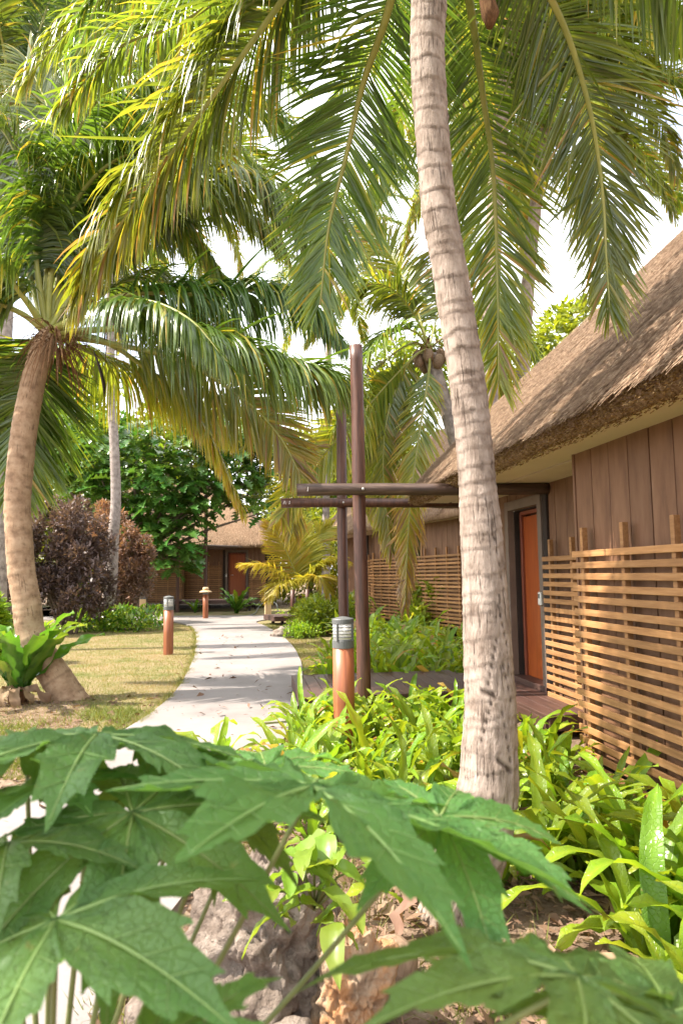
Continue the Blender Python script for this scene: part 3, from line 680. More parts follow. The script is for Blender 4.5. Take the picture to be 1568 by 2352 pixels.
trunk(pa, local(pa, [px(*q) for q in tp]), [w_*3.36/2560/2*1.0 for w_ in tw], m_trA, nth=72, step=.010, spacing=.085, amp=.062, fiss=.16, ring_to=.50, slant=.20, gouges=[(4.2,1.62,.22,.5),(4.75,1.45,.25,-.45),(5.0,1.30,.3,.05),(5.0,1.20,.25,-.5),(4.3,1.12,.22,.6),(4.4,.98,.3,.1),(4.1,1.9,.2,.7),(4.15,1.35,.2,.6),(4.9,.62,.15,.3),(4.6,.40,.2,.2)])
K = (985,-430,3.36)
def fa(*pts, **kw):
    kw.setdefault('petr', .042); return frond(pa, local(pa, PP(K, *pts)), **kw)
CX = (1,0,0)
fa((897,0,4.0),(834,190,4.4),(794,360,4.6),(755,520,4.7),(735,700,4.7), side=(1,.1,.1), L=.78, n=88, W=.03, droop=0.08, a0=72, a1=30, lift=-.1, tint=(.10,.34), t0=.2)
fa((1075,-10,4.2),(1109,225,4.7),(1132,400,4.95),(1141,625,5.1),(1145,880,5.1), side=(1,.1,0), L=.75, n=96, W=.031, droop=0.08, a0=70, a1=25, lift=-.1, tint=(.12,.52), t0=.22)
fa((1255,-20,4.0),(1344,215,4.3),(1381,425,4.5),(1392,600,4.55),(1400,715,4.5), side=(1,.1,0), L=.72, n=90, W=.03, droop=0.08, a0=66, a1=22, lift=-.1, tint=(.10,.42), t0=.2)
fa((1250,-300,3.5),(1530,-80,3.6),(1660,160,3.7),(1700,330,3.7), L=.62, n=70, W=.03, droop=0.37, tint=(.1,.3), t0=.22)
fa((820,-230,3.8),(640,10,4.2),(430,300,4.35),(285,500,4.4),(195,670,4.4), L=.92, n=120, W=.034, droop=0.69, a0=60, a1=24, lift=.5, tint=(.26,.46), t0=.22, wild=.09)
fa((850,-270,3.6),(600,-80,4.2),(420,50,4.6),(270,110,4.8),(140,250,4.9), L=.62, n=90, W=.032, droop=0.64, lift=.4, tint=(.2,.4), t0=.22, wild=.12)
fa((1040,-250,4.6),(1052,60,5.4),(1040,300,5.7),(1030,480,5.7), side=(1,.1,0), L=.7, n=70, W=.03, droop=0.10, tint=(.3,.5), t0=.2)
fa((960,-560,2.6),(880,-700,1.4),(820,-560,.4), L=.7, n=60, droop=0.46, tint=(.15,.3))
fa((1050,-560,2.6),(1250,-760,1.6),(1500,-700,.9), L=.7, n=60, droop=0.46, tint=(.15,.3))
fa((800,-500,4.6),(520,-380,5.4),(300,-220,5.9),(160,-60,6.0), L=.7, n=70, droop=0.55, tint=(.15,.3))
fa((780,-330,4.4),(560,-160,5.1),(350,-30,5.5),(180,50,5.7),(60,180,5.7), L=.8, n=96, W=.032, droop=0.60, lift=.4, tint=(.2,.42), t0=.22, wild=.1)
fa((720,-430,4.4),(440,-260,5.0),(260,-60,5.3),(170,130,5.3), L=.75, n=90, W=.032, droop=0.60, lift=.4, tint=(.15,.35), t0=.22, wild=.1)
fa((1000,-700,3.6),(760,-760,4.2),(520,-640,4.8),(380,-460,5.2), L=.8, n=80, W=.035, droop=0.46, tint=(.15,.3))
fa((1000,-700,3.9),(900,-700,4.8),(800,-600,5.6),(740,-450,6.0), L=.8, n=80, W=.035, droop=0.46, tint=(.15,.3))
fibre(pa, P(*K)-pa.location, 60, .10, .35, seed=4)
sp = MB(); sp.tube(local(pa, PP((1075,-200,3.5),(1100,-80,3.52),(1118,0,3.55),(1126,32,3.55),(1124,62,3.55))), [.012,.02,.042,.05,.018], 10); sp.build('dry_sheath', m_fibre, pa, True)

# -- left palm
base = Vector((P(150,1590,9.1).x, 9.1, 0))
pb = empty('coconut_palm', base); tag(pb, 'leaning tan palm with a full crown at the left, a fern nest at its foot', 'palm', 'coconut palms')
tp = [(330,2720),(262,2625),(235,2580),(165,2470),(116,2374),(100,2260),(81,2144),(70,1990),(66,1880),(76,1750),(90,1620),(110,1500),(138,1380),(165,1290),(185,1230)]
tw = [120,118,112,104,100,98,96,94,93,93,92,88,84,80,50]
trunk(pb, local(pb, [px(x, y, 9.1) for x, y in tp]), [w_*9.1/2560/2 for w_ in tw], m_trB, nth=40, step=.03, spacing=.11, amp=.05, slant=.18, seed=5)
K = (108,765,9.1)
def fb(*pts, **kw):
    kw.setdefault('petr', .07); return frond(pb, local(pb, PP(K, *pts)), **kw)
fb((250,690,9.2),(350,672,9.3),(500,676,9.4),(620,664,9.4),(705,697,9.4),(775,770,9.4), L=1.25, n=100, W=.055, droop=0.82, lift=.4, tint=(.04,.16), t0=.28, a0=60)
fb((240,756,9.0),(350,748,8.8),(450,770,8.6),(575,802,8.5),(675,837,8.4),(750,853,8.4),(800,915,8.4), L=1.5, n=112, W=.055, droop=0.62, lift=.35, tint=(.12,.30), t0=.28, a0=58)
fb((260,790,9.4),(420,830,9.7),(560,918,9.9),(640,1000,10.0),(690,1090,10.0), side=(.75,0,.66), L=1.05, n=90, W=.055, droop=0.07, lift=0, tint=(.36,.62), t0=.28, a0=62)
fb((230,780,9.6),(340,850,10.2),(430,930,10.4),(490,1020,10.5),(555,1165,10.5), L=.85, n=84, W=.05, droop=0.72, tint=(.42,.6), dry=.1, t0=.3, a0=45)
fb((85,850,9.6),(60,930,9.9),(45,1010,10.0),(40,1110,10.0), side=(1,0,.1), L=1.5, n=80, W=.055, droop=0.05, tint=(.12,.3), t0=.15, a0=60, a1=25)
fb((200,620,9.2),(290,490,9.1),(390,425,9.0),(490,392,9.0),(590,420,9.0),(665,500,9.0),(705,620,9.0), L=1.15, n=110, W=.055, droop=0.77, lift=.4, tint=(.10,.28), t0=.25, a0=58)
fb((135,640,9.2),(165,520,9.3),(215,360,9.5),(270,190,9.6),(330,-10,9.7), side=(1,0,-.2), L=1.2, n=96, W=.055, droop=0.12, tint=(.06,.2), t0=.22, a0=60)
fb((40,715,9.0),(-60,690,8.8),(-250,740,8.6), L=1.0, n=50, W=.055, droop=0.60, tint=(.1,.3), t0=.3)
fb((60,690,8.8),(-20,600,8.5),(-160,560,8.3), L=1.0, n=50, W=.055, droop=0.60, tint=(.1,.3), t0=.3)
fb((88,640,8.9),(70,480,8.7),(20,320,8.5),(-80,220,8.4), L=1.2, n=80, W=.055, droop=0.60, tint=(.08,.25), t0=.25)
fb((100,620,9.4),(130,450,9.6),(120,280,9.8),(60,130,10), side=(1,0,0), L=1.2, n=80, W=.055, droop=0.15, tint=(.1,.3), t0=.22)
fb((60,800,9.6),(0,900,9.9),(-40,1020,10.1), side=(1,0,.2), L=1.4, n=70, W=.055, droop=0.06, tint=(.15,.35), t0=.15, a0=60)
fb((200,720,8.7),(320,690,8.0),(430,730,7.6),(520,830,7.4), L=.95, n=76, W=.05, droop=0.82, tint=(.1,.25), t0=.28)
fb((180,580,9.4),(300,360,9.8),(440,240,10.1),(580,235,10.2),(690,320,10.2),(740,450,10.2), L=1.25, n=100, W=.055, droop=0.67, lift=.4, tint=(.15,.35), t0=.22, a0=58)
fb((150,600,9.3),(220,390,9.7),(330,190,10.0),(480,50,10.2),(640,10,10.3),(730,90,10.3), L=1.25, n=100, W=.055, droop=0.58, lift=.4, tint=(.18,.4), t0=.2, a0=58)
fb((200,700,9.8),(300,640,10.6),(420,660,11.2),(540,760,11.5),(620,900,11.6), L=1.2, n=90, W=.055, droop=0.72, lift=.4, tint=(.2,.42), t0=.25, a0=58)
fb((170,790,9.9),(250,830,10.6),(330,860,11.0),(420,900,11.2),(520,980,11.3), L=1.4, n=90, W=.055, droop=0.58, lift=.0, tint=(.42,.6), t0=.2, a0=60)
fb((70,640,9.2),(30,470,9.3),(-10,330,9.4),(-90,260,9.4), side=(1,0,.2), L=1.3, n=80, W=.055, droop=0.48, tint=(.1,.3), t0=.22)
fb((110,600,9.0),(140,420,8.8),(200,260,8.7),(300,180,8.6),(400,220,8.6), L=1.2, n=90, W=.055, droop=0.72, tint=(.1,.3), t0=.22)
fb((160,640,9.3),(230,545,9.5),(320,500,9.7),(420,530,9.8),(510,640,9.8), L=1.1, n=90, W=.055, droop=.6, lift=.4, tint=(.15,.35), t0=.25, a0=58)
fb((190,650,9.6),(280,530,10.0),(400,455,10.3),(530,465,10.4),(640,560,10.4), L=1.35, n=100, W=.055, droop=.7, lift=.4, tint=(.15,.35), t0=.22, a0=58)
fb((150,640,9.6),(210,480,10.2),(300,330,10.6),(420,270,10.8),(520,330,10.8), L=1.35, n=100, W=.055, droop=.7, lift=.4, tint=(.15,.35), t0=.22, a0=58)
fb((120,620,9.0),(170,470,8.9),(260,370,8.8),(370,350,8.8),(460,430,8.8), L=1.2, n=100, W=.055, droop=.7, lift=.4, tint=(.12,.32), t0=.22, a0=58)
fibre(pb, P(130,790,9.0)-pb.location, 120, .22, .55, seed=2)
fibre(pb, P(250,720,9.2)-pb.location, 80, .3, .5, seed=9)
sp = MB(); sp.tube(local(pb, PP((215,805,8.8),(228,840,8.8),(238,880,8.8),(240,915,8.8))), [.012,.035,.045,.008], 8, flat=.5); sp.build('dry_sheath', m_core, pb, True)

# -- slim grey palm by the copper shrubs
base = G(262, 1424); pc = empty('coconut_palm', (P(255,1420,21.5).x, 21.5, 0)); tag(pc, 'slim grey palm trunk between the two copper shrubs', 'palm', 'coconut palms')
tp = [(228,1438),(245,1400),(255,1330),(260,1240),(266,1150),(264,1060),(260,980),(255,900),(254,700),(258,500),(262,330)]
trunk(pc, local(pc, PP(*[(x, y, 21.5) for x, y in tp])), [.30,.21,.19,.17,.155,.15,.14,.135,.13,.13,.12], m_trC, nth=28, step=.05, spacing=.16, amp=.05, seed=8)

# generic fronds shared by background palms
GEN = []
def gen_frond(i, arc, L, tint, droop):
    h = empty('x'); pts = [(0,0,0),(.9,0,.55*arc[0]),(2.0,0,.9*arc[1]),(3.0,.1*(-1)**i,.5*arc[2]),(3.7,.2*(-1)**i,-.6*arc[3])]
    f = frond(h, pts, L=L, n=62, W=.062, droop=droop, t0=.2, tint=tint, petr=.03)
    lf = f.children[0]; GEN.append((f.data, lf.data)); bpy.data.objects.remove(lf); bpy.data.objects.remove(f); bpy.data.objects.remove(h)
gen_frond(0, (1,1,1,1), .85, (.2,.4), .2); gen_frond(1, (1.6,2.0,1.9,.2), .9, (.15,.35), .16)
gen_frond(2, (.3,-.2,-1.6,3.2), .85, (.35,.6), .22); gen_frond(3, (.9,.6,-.6,2.4), .9, (.25,.45), .24)
def palm_bg(loc, h, n, label, sc_=1.0, lean=(0,0), tm=None, seed=0, trk=True, r=.14, low=True, root=None):
    rs = random.Random(seed)
    p = root or tag(empty('coconut_palm', loc), label, 'palm', 'coconut palms')
    top = Vector((lean[0], lean[1], h))
    if trk: trunk(p, [(0,0,-.1),(lean[0]*.15,lean[1]*.15,h*.3),(lean[0]*.5,lean[1]*.5,h*.68),top], [r*1.5,r*1.1,r,r*.85], tm or m_trC, nth=20, step=.08, spacing=.18, amp=.05, seed=seed)
    for k in range(n):
        a = 2.4*k+rs.uniform(-.3,.3); lev = k/n
        g = GEN[1] if lev < .35 else (GEN[0] if lev < .6 else (GEN[3] if lev < .85 or not low else GEN[2]))
        f = obj('frond', g[0], None, p, top, (rs.uniform(-.25,.25), -(.75-1.1*lev)+rs.uniform(-.12,.12), a), sc_*rs.uniform(.85,1.1))
        stuff(obj('leaflets', g[1], None, f))
    fibre(p, top, 30, r*1.3, .5*sc_, seed=seed)
    return p
palm_bg(None, (P(262,330,21.5)-pc.location).z, 30, '', 1.75, ((P(262,330,21.5)-pc.location).x, 0), seed=3, trk=False, root=pc)

# -- palm behind the boardwalk
x = P(1088,1400,13.2).x
pd = tag(empty('coconut_palm', (x,13.2,0)), 'palm with pale drooping fronds just behind the main trunk, over the boardwalk', 'palm', 'coconut palms')
trunk(pd, local(pd, [Vector((x,13.2,-.1)), Vector((x,13.2,1.5)), P(1062,1080,13.2), P(988,815,13.2)]), [.24,.17,.15,.14], m_trC, nth=24, step=.06, spacing=.14, amp=.05, seed=6)
K = (985,800,13.2)
def fd(*pts, **kw): return frond(pd, local(pd, PP(K, *pts)), **kw)
fd((950,720,13),(885,655,12.8),(800,672,12.7),(715,770,12.6), L=1.15, n=70, W=.06, droop=.28, tint=(0.34,0.52), t0=.2)
fd((950,760,12.8),(890,760,12.4),(820,850,12.2),(770,980,12.1), L=1.1, n=70, W=.06, droop=.26, tint=(0.29,0.47), t0=.2)
fd((955,815,12.8),(890,880,12.4),(800,985,12.2),(710,1080,12.2),(645,1190,12.2), side=(.5,0,.86), L=1.0, n=80, W=.06, droop=.07, tint=(0.44,0.62), t0=.2)
fd((940,790,13),(860,850,12.9),(760,960,12.8),(690,1100,12.8),(670,1230,12.8), L=1.0, n=76, W=.06, droop=.22, tint=(0.44,0.62), t0=.2)
fd((985,850,12.7),(965,980,12.4),(945,1120,12.3),(936,1250,12.3),(930,1390,12.3), side=(1,0,0), L=.8, n=84, W=.055, droop=.12, tint=(0.34,0.82), dry=.25, t0=.16, a0=50, a1=15)
fd((940,830,12.8),(890,950,12.6),(880,1100,12.6),(900,1270,12.6), side=(1,0,0), L=.9, n=76, W=.055, droop=.1, tint=(0.34,0.57), t0=.16, a0=52, a1=20)
fd((1010,700,13.4),(1040,590,13.6),(1090,500,13.8), L=1.1, n=60, W=.06, droop=.2, tint=(0.34,0.52), t0=.2)
fd((950,690,13.4),(900,590,13.8),(840,520,14), side=(1,0,.3), L=1.1, n=60, W=.06, droop=.15, tint=(0.34,0.52), t0=.2)
fd((1040,760,13),(1120,720,12.6),(1200,770,12.4),(1250,880,12.3), L=1.1, n=60, W=.06, droop=.22, tint=(0.34,0.52), t0=.2)
fd((1050,820,13.3),(1130,860,13.4),(1190,960,13.5), L=1.1, n=60, W=.06, droop=.22, tint=(0.39,0.57), t0=.2)
fd((930,850,13.2),(860,1000,13.3),(840,1180,13.3), side=(1,0,.2), L=.9, n=60, W=.06, droop=.1, tint=(0.39,0.62), t0=.2)
fibre(pd, P(*K)-pd.location, 70, .2, .5, seed=12)
nut = MB()
for q in range(6):
    a = q*1.05; nut.add([(0,0,0)], [])
for q in range(7):
    a = q*.9; c = P(K[0], K[1]+22, 13.2)-pd.location+Vector((math.cos(a)*.24, math.sin(a)*.24, random.uniform(-.15,.1)))
    prof = [(.0,-.15),(.06,-.13),(.10,-.06),(.115,.02),(.09,.10),(.04,.14),(.0,.15)]
    l_ = lathe(prof, 12); o = l_.build('coconut', m_husk, pd, True, loc=c, rot=(random.uniform(-.4,.4), random.uniform(-.4,.4), 0))

# -- young yellow palm by the path bend
ye = Vector((P(688,1400,20.5).x, 20.5, 0))
pe = tag(empty('young_palm', ye), 'young yellow palm growing where the path bends', 'palm')
m = MB(); m.tube([(0,0,-.05),(0,0,.25),(.02,0,.6),(.02,0,.95)], [.16,.13,.10,.06], 12); m.build('stem', m_fibre, pe, True)
K = (690,1345,20.5)
def fe(*pts, **kw): return frond(pe, local(pe, PP(K, *pts)), mleaf=m_frondy, L=.85, n=52, W=.06, **kw)
fe((672,1300,20.4),(645,1240,20.3),(622,1200,20.2), side=(1,0,.3), droop=.04, tint=(.5,.8), t0=.12)
fe((690,1290,20.6),(685,1230,20.7),(668,1185,20.8), side=(1,0,.1), droop=.04, tint=(.3,.6), t0=.12)
fe((660,1330,20.2),(610,1300,19.9),(562,1297,19.7), droop=.2, tint=(.55,.8), t0=.2)
fe((720,1310,20.4),(760,1285,20.3),(790,1290,20.2), droop=.2, tint=(.4,.7), t0=.2)
fe((705,1290,20.8),(725,1240,21),(760,1210,21.2), side=(1,0,-.5), droop=.08, tint=(.2,.5), t0=.15)
fe((710,1330,20.0),(735,1325,19.6),(755,1360,19.4), droop=.22, tint=(.4,.7), t0=.2)
fe((670,1335,20),(640,1340,19.6),(620,1370,19.4), droop=.22, tint=(.4,.7), t0=.2)

# -- palms farther back
def bgp(ox, oy, Y, label, n=16, s=1.0, seed=0, lean=0, r=.14, tm=None):
    c = P(ox, oy, Y); palm_bg((c.x-lean, Y, 0), c.z, n, label, s, (lean, 0), tm, seed, True, r)
bgp(1165, 70, 12.0, 'tall palm behind the nearest thatch, trunk showing between the hanging fronds', 26, 1.0, 21, .75, .15, m_trA)
bgp(30, 250, 15.0, 'palm high at the upper left behind the leaning palm crown', 20, 1.15, 22, 0)
bgp(1660, 20, 11.5, 'palm at the top right corner, rising behind the thatch', 18, 1.0, 24, .5)
bgp(1250, 300, 14.0, 'sunlit palm behind the hanging fronds, right of the main trunk', 26, 1.0, 26, 1.0, .14, m_trA)
bgp(760, 640, 30.0, 'distant palm seen in the gap above the far roofs', 16, 1.2, 25, .4)

# ------------------------------------------------------------------ broadleaf trees and shrubs
def leaf_cloud(n, centres, radii, size, seed, shell=.55, up=.5, tint=(.1,.6), flat=1.0, asp=.42, topt=0.0):
    rng = np.random.RandomState(seed); centres = np.array(centres, dtype=float); radii = np.array(radii, dtype=float)
    if radii.ndim == 1: radii = np.stack([radii, radii, radii*flat], 1)
    wts = radii.prod(1)**(2/3); ci = rng.choice(len(centres), n, p=wts/wts.sum())
    d = rng.normal(0,1,(n,3)); d /= np.linalg.norm(d,axis=1)[:,None]
    rr = (shell+(1-shell)*rng.uniform(0,1,n)**.5)[:,None]
    pos = centres[ci]+d*rr*radii[ci]
    dirv = d*.7+rng.normal(0,.6,(n,3))+np.array([0,0,up-.5]); dirv /= np.linalg.norm(dirv,axis=1)[:,None]
    upv = np.array([0,0,1.])+rng.normal(0,.5,(n,3)); wd = np.cross(dirv, upv); wd /= np.linalg.norm(wd,axis=1)[:,None]
    nr = np.cross(wd, dirv); L = (size*rng.uniform(.6,1.3,n))[:,None]; W = L*asp
    p0 = pos; p1 = pos+dirv*L*.45-wd*W*.5+nr*L*.06; p2 = pos+dirv*L-nr*L*.15; p3 = pos+dirv*L*.45+wd*W*.5+nr*L*.06
    V = np.stack([p0,p1,p2,p3],1).reshape(-1,3); F = np.arange(n*4).reshape(-1,4)
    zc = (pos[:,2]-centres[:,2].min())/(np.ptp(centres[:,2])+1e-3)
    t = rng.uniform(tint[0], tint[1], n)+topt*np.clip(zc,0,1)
    return V, F, np.repeat(t, 4)
def limbs(parent, pts_list, m=None, name='trunk'):
    mb = MB()
    for pts, rads in pts_list: mb.tube(pts, rads, 8)
    return mb.build(name, m or m_bark, parent, True)
def broad_tree(loc, h, rad, label, n=7000, leaf=.22, seed=1, m=None, nclump=26, low=.35, group='leafy trees behind the bungalows', tint=(.1,.7)):
    rs = random.Random(seed); t = tag(empty('leafy_tree', loc), label, 'tree', group)
    cs = []; rr = []
    for k in range(nclump):
        a = rs.uniform(0,6.28); q = rs.uniform(.1,1)**.6; z = rs.uniform(low, 1)
        env = math.sin(math.pi*min(1, max(.12, (z-low*.6)/(1.05-low*.6))))**.6
        cs.append((math.cos(a)*q*rad*env, math.sin(a)*q*rad*env, z*h)); rr.append(rad*rs.uniform(.2,.38))
    L = [([(0,0,-.2),(.1,0,h*.25),(0,.1,h*.5),(.1,0,h*.75)], [.22,.18,.14,.05])]
    for c in cs[::2]: L.append(([(0,.05,h*.3+random.uniform(0,.15)*h), Vector(c)*.5+Vector((0,0,h*.22)), c], [.09,.05,.015]))
    limbs(t, L)
    V, F, T_ = leaf_cloud(n, cs, rr, leaf, seed, .45, .5, tint, .8)
    stuff(obj('crown', mesh_np('crown', V, F, tint=T_), m or m_broad, t)); return t
broad_tree((-1.5,46,0), 10, 5, 'bright leafy tree behind the far roofs, left of the tall posts', 11000, .42, 31)
broad_tree((5.5,30,0), 12, 4.8, 'bright leafy tree behind the second bungalow, over its thatch', 11000, .34, 32)
broad_tree((8.5,21,0), 9.5, 3.6, 'leafy tree peeking between hanging fronds and the nearest thatch', 9000, .28, 33)
broad_tree((-17,40,0), 14, 6.5, 'tall leafy tree at the far left behind the copper shrubs', 14000, .46, 34, low=.12)
broad_tree((-10.5,45,0), 13, 6, 'leafy tree behind the breadfruit tree', 13000, .46, 35, low=.15)
broad_tree((2.8,44,0), 11, 5, 'leafy tree between the far and the second bungalow', 11000, .42, 36, low=.15)
broad_tree((-25,36,0), 13, 6.5, 'dense tree at the left edge behind the lawn', 14000, .44, 37, low=.1)
broad_tree((14,34,0), 12, 5, 'tall tree far behind the nearest roof', 6000, .34, 38)
broad_tree((-13.5,30,0), 7.5, 3.6, 'lower leafy tree just behind the copper shrubs', 10000, .30, 39, low=.1)

broad_tree((-2,40,0), 5, 4, 'low dense tree closing the gap beside the far bungalow', 9000, .34, 51, low=.02)
broad_tree((4,38,0), 6, 4.5, 'low dense tree behind the second bungalow, near its eave', 9000, .34, 52, low=.02)
broad_tree((-21,31,0), 5.5, 4.5, 'low dense tree behind the copper shrub at the left edge', 9000, .30, 53, low=.02)

broad_tree((-13.5,37.5,0), 10.5, 4.6, 'leafy tree beside the far bungalow, shading its thatch', 12000, .34, 54, low=.2)

# breadfruit tree: big lobed leaves in rosettes
def lobed_leaf(L, lobes=4, seed=0):
    rs = random.Random(seed); V = []; F = []; T = []
    n = lobes*4+2; hw = []
    for i in range(n+1):
        s = i/n; env = math.sin(math.pi*min(1, (s*.92+.06)))**.75*.33*L
        ph = (i % 4)/4; lob = {0:.30, .25:.95, .5:1.0, .75:.45}[ph]
        hw.append(env*lob if i < n else 0)
    for i in range(n+1):
        s = i/n; x = L*s; z = -.35*L*s*s+.05*L*s
        sweep = .10*L*(1 if hw[i] > 0 else 0)
        for sg in (-1, 0, 1):
            V.append((x+(sweep*(hw[i]/(.33*L)) if sg else 0), sg*hw[i], z+(abs(sg)*hw[i]*.28))); T.append(.25+.2*rs.random())
    for i in range(n):
        a = i*3; F += [(a, a+1, a+4, a+3), (a+1, a+2, a+5, a+4)]
    return V, F, T
BL = []
for q in range(3):
    V, F, T_ = lobed_leaf(.62, 4+q % 2, q); me = mesh_np('lobed_leaf', V, F, tint=T_); me.materials.append(m_bread); BL.append(me)
bt = tag(empty('breadfruit_tree', (P(322,1330,28.5).x, 28.5, 0)), 'dark green breadfruit tree with large lobed leaves before the far bungalow', 'tree')
rs = random.Random(5); cl = []
for (ox, oy, Y, r) in [(300,1040,28,1.3),(380,1020,28,1.3),(450,1050,28.5,1.2),(520,1060,29,1.2),(560,1110,29,1.0),(250,1090,28,1.2),(330,1120,27.5,1.3),(400,1120,27.5,1.2),(210,1060,28.5,1.3),(190,1130,28.5,1.2),(280,1180,28,1.2),(370,1190,27.2,1.1),(430,1180,27.4,.9),(400,1250,26.8,1.0),(380,1290,26.6,.8),(420,1290,26.8,.6),(340,1250,27.2,1.0),(300,1250,28,1.2),(480,1130,28.5,1.0),(520,1010,29.5,1.2),(600,1040,30,1.1),(620,1110,29,.8),(610,1175,28.5,.5),(475,1115,28,.9),(545,1125,28.5,.8),(640,1060,29.5,1.0),(450,1150,27.6,.7),(570,1010,30,1.2),(150,1010,29,1.4),(230,1000,29,1.3),(100,1080,29,1.3)]:
    cl.append((P(ox, oy, Y)-bt.location, r))
L = [([(0,0,-.2),(.1,0,1.5),(-.2,.1,3.2),(-.1,0,5.5)], [.3,.24,.2,.08])]
for c, r in cl: L.append(([(-.15,.05,2.2+random.uniform(0,1.2)), c*.55+Vector((0,0,1.2)), c], [.11,.06,.02]))
limbs(bt, L)
cands = []
for c, r in cl:
    for q in range(int(58*r*r)):
        d = Vector((rs.gauss(0,1), rs.gauss(0,1), rs.gauss(.25,1))).normalized(); p = c+d*r*rs.uniform(.55,1)
        cands.append((p, d))
cands.sort(key=lambda q: (q[0].y)-.3*q[1].dot(Vector((0,-1,.4))))
Vb = []; Fb = []; Tb = []
for i, (p, d) in enumerate(cands):
    az = math.atan2(d.y, d.x)+rs.gauss(0,.5); el = rs.uniform(-.5,.35); sc_ = rs.uniform(.8,1.35); rl = rs.gauss(0,.4)
    if i < 290: obj('leaf', BL[i % 3], None, bt, p, (rl, -el, az), sc_)
    else:
        M = Matrix.Translation(p) @ (Matrix.Rotation(az,4,'Z') @ Matrix.Rotation(-el,4,'Y') @ Matrix.Rotation(rl,4,'X')) @ Matrix.Scale(sc_,4)
        V, F, T_ = lobed_leaf(.62, 4, i % 5); b = len(Vb); Vb += [tuple(M @ Vector(v)) for v in V]; Fb += [tuple(a+b for a in f) for f in F]; dt = rs.uniform(-.2,.4); Tb += [x_+dt for x_ in T_]
stuff(obj('crown', mesh_np('crown', Vb, Fb, tint=Tb), m_bread, bt))

# copper shrubs
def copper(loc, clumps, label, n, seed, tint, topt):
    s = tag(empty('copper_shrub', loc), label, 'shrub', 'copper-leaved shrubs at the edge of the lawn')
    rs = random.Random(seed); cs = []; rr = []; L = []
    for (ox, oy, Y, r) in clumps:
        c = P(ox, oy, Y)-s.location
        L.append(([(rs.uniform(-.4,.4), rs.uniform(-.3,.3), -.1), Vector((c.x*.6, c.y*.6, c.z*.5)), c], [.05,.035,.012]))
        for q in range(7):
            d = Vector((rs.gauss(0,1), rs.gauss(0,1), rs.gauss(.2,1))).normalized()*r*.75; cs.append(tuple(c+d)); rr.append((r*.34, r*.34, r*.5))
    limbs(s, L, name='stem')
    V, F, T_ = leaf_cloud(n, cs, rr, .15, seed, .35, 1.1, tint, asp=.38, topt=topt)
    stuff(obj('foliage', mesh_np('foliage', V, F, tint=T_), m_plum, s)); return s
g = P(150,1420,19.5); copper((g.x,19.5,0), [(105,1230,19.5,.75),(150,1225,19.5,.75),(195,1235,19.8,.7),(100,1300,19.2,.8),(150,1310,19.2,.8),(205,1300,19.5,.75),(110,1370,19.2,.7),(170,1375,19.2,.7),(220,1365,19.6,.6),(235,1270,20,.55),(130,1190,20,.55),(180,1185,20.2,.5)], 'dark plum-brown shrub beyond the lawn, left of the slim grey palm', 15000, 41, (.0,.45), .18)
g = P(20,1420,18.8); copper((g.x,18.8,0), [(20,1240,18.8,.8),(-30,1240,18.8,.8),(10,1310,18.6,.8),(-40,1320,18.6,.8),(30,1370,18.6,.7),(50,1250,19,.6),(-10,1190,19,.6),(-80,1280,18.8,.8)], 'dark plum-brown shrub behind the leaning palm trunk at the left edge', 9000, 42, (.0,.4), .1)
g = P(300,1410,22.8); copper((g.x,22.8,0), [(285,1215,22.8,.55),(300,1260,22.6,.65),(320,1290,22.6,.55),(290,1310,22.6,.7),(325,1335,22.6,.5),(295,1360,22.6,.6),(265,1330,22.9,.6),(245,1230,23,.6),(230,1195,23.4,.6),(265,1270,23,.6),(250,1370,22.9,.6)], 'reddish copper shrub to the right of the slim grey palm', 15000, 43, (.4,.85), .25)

# ------------------------------------------------------------------ strap-leaved ferns
def strap(L, W, rise, bend, wav, seed, nseg=11, tip=.0, lobes=0):
    rs = random.Random(seed); V = []; F = []; T = []; a = rise; p = [0,0]; ph = rs.uniform(0,6); toff = rs.uniform(-.22,.16)
    for i in range(nseg+1):
        s = i/nseg; w = W*.5*(.22+.78*math.sin(math.pi*min(1, .12+s*.86))**.7)*(1 if s < .97 else .15)
        if lobes: w *= 1-.35*abs(math.sin(s*math.pi*lobes))**3
        yo = .10*L*bend*math.sin(s*2+ph)*s
        for k, sg in enumerate((-1,-.5,0,.5,1)):
            zz = abs(sg)*w*.30 + wav*W*math.sin(s*nseg*1.9+ph+(2.2 if sg > 0 else 0))*abs(sg)*abs(sg)
            V.append((p[0]-math.sin(a)*zz, yo+sg*w, p[1]+math.cos(a)*zz)); T.append(.22+.35*s+rs.uniform(-.06,.06)+(.1 if sg == 0 else 0))
        T[-5:] = [t_+toff for t_ in T[-5:]]
        a -= bend/nseg*(0.4+1.3*s); st = L/nseg; p = [p[0]+math.cos(a)*st, p[1]+math.sin(a)*st]
    for i in range(nseg):
        for k in range(4): q = i*5+k; F.append((q, q+1, q+6, q+5))
    return mesh_np('strap_leaf', V, F, tint=T, smooth=True)
SL = []
for q in range(14):
    rs = random.Random(q+100)
    me = strap(rs.uniform(.40,.66), rs.uniform(.050,.088), R(rs.uniform(46,86)), rs.uniform(.6,2.2), rs.uniform(.10,.28), q, lobes=(5 if q % 7 == 3 else 0)); me.materials.append(m_fern); SL.append(me)
SLY = []
for q in (1,4,8):
    me = SL[q].copy(); a = me.attributes['tint']; v = np.zeros(len(a.data), dtype=np.float32); a.data.foreach_get('value', v); a.data.foreach_set('value', v+.45); SLY.append(me)
SLD = strap(.5,.06,R(25),2.6,.4,321); SLD.materials.append(m_dry)
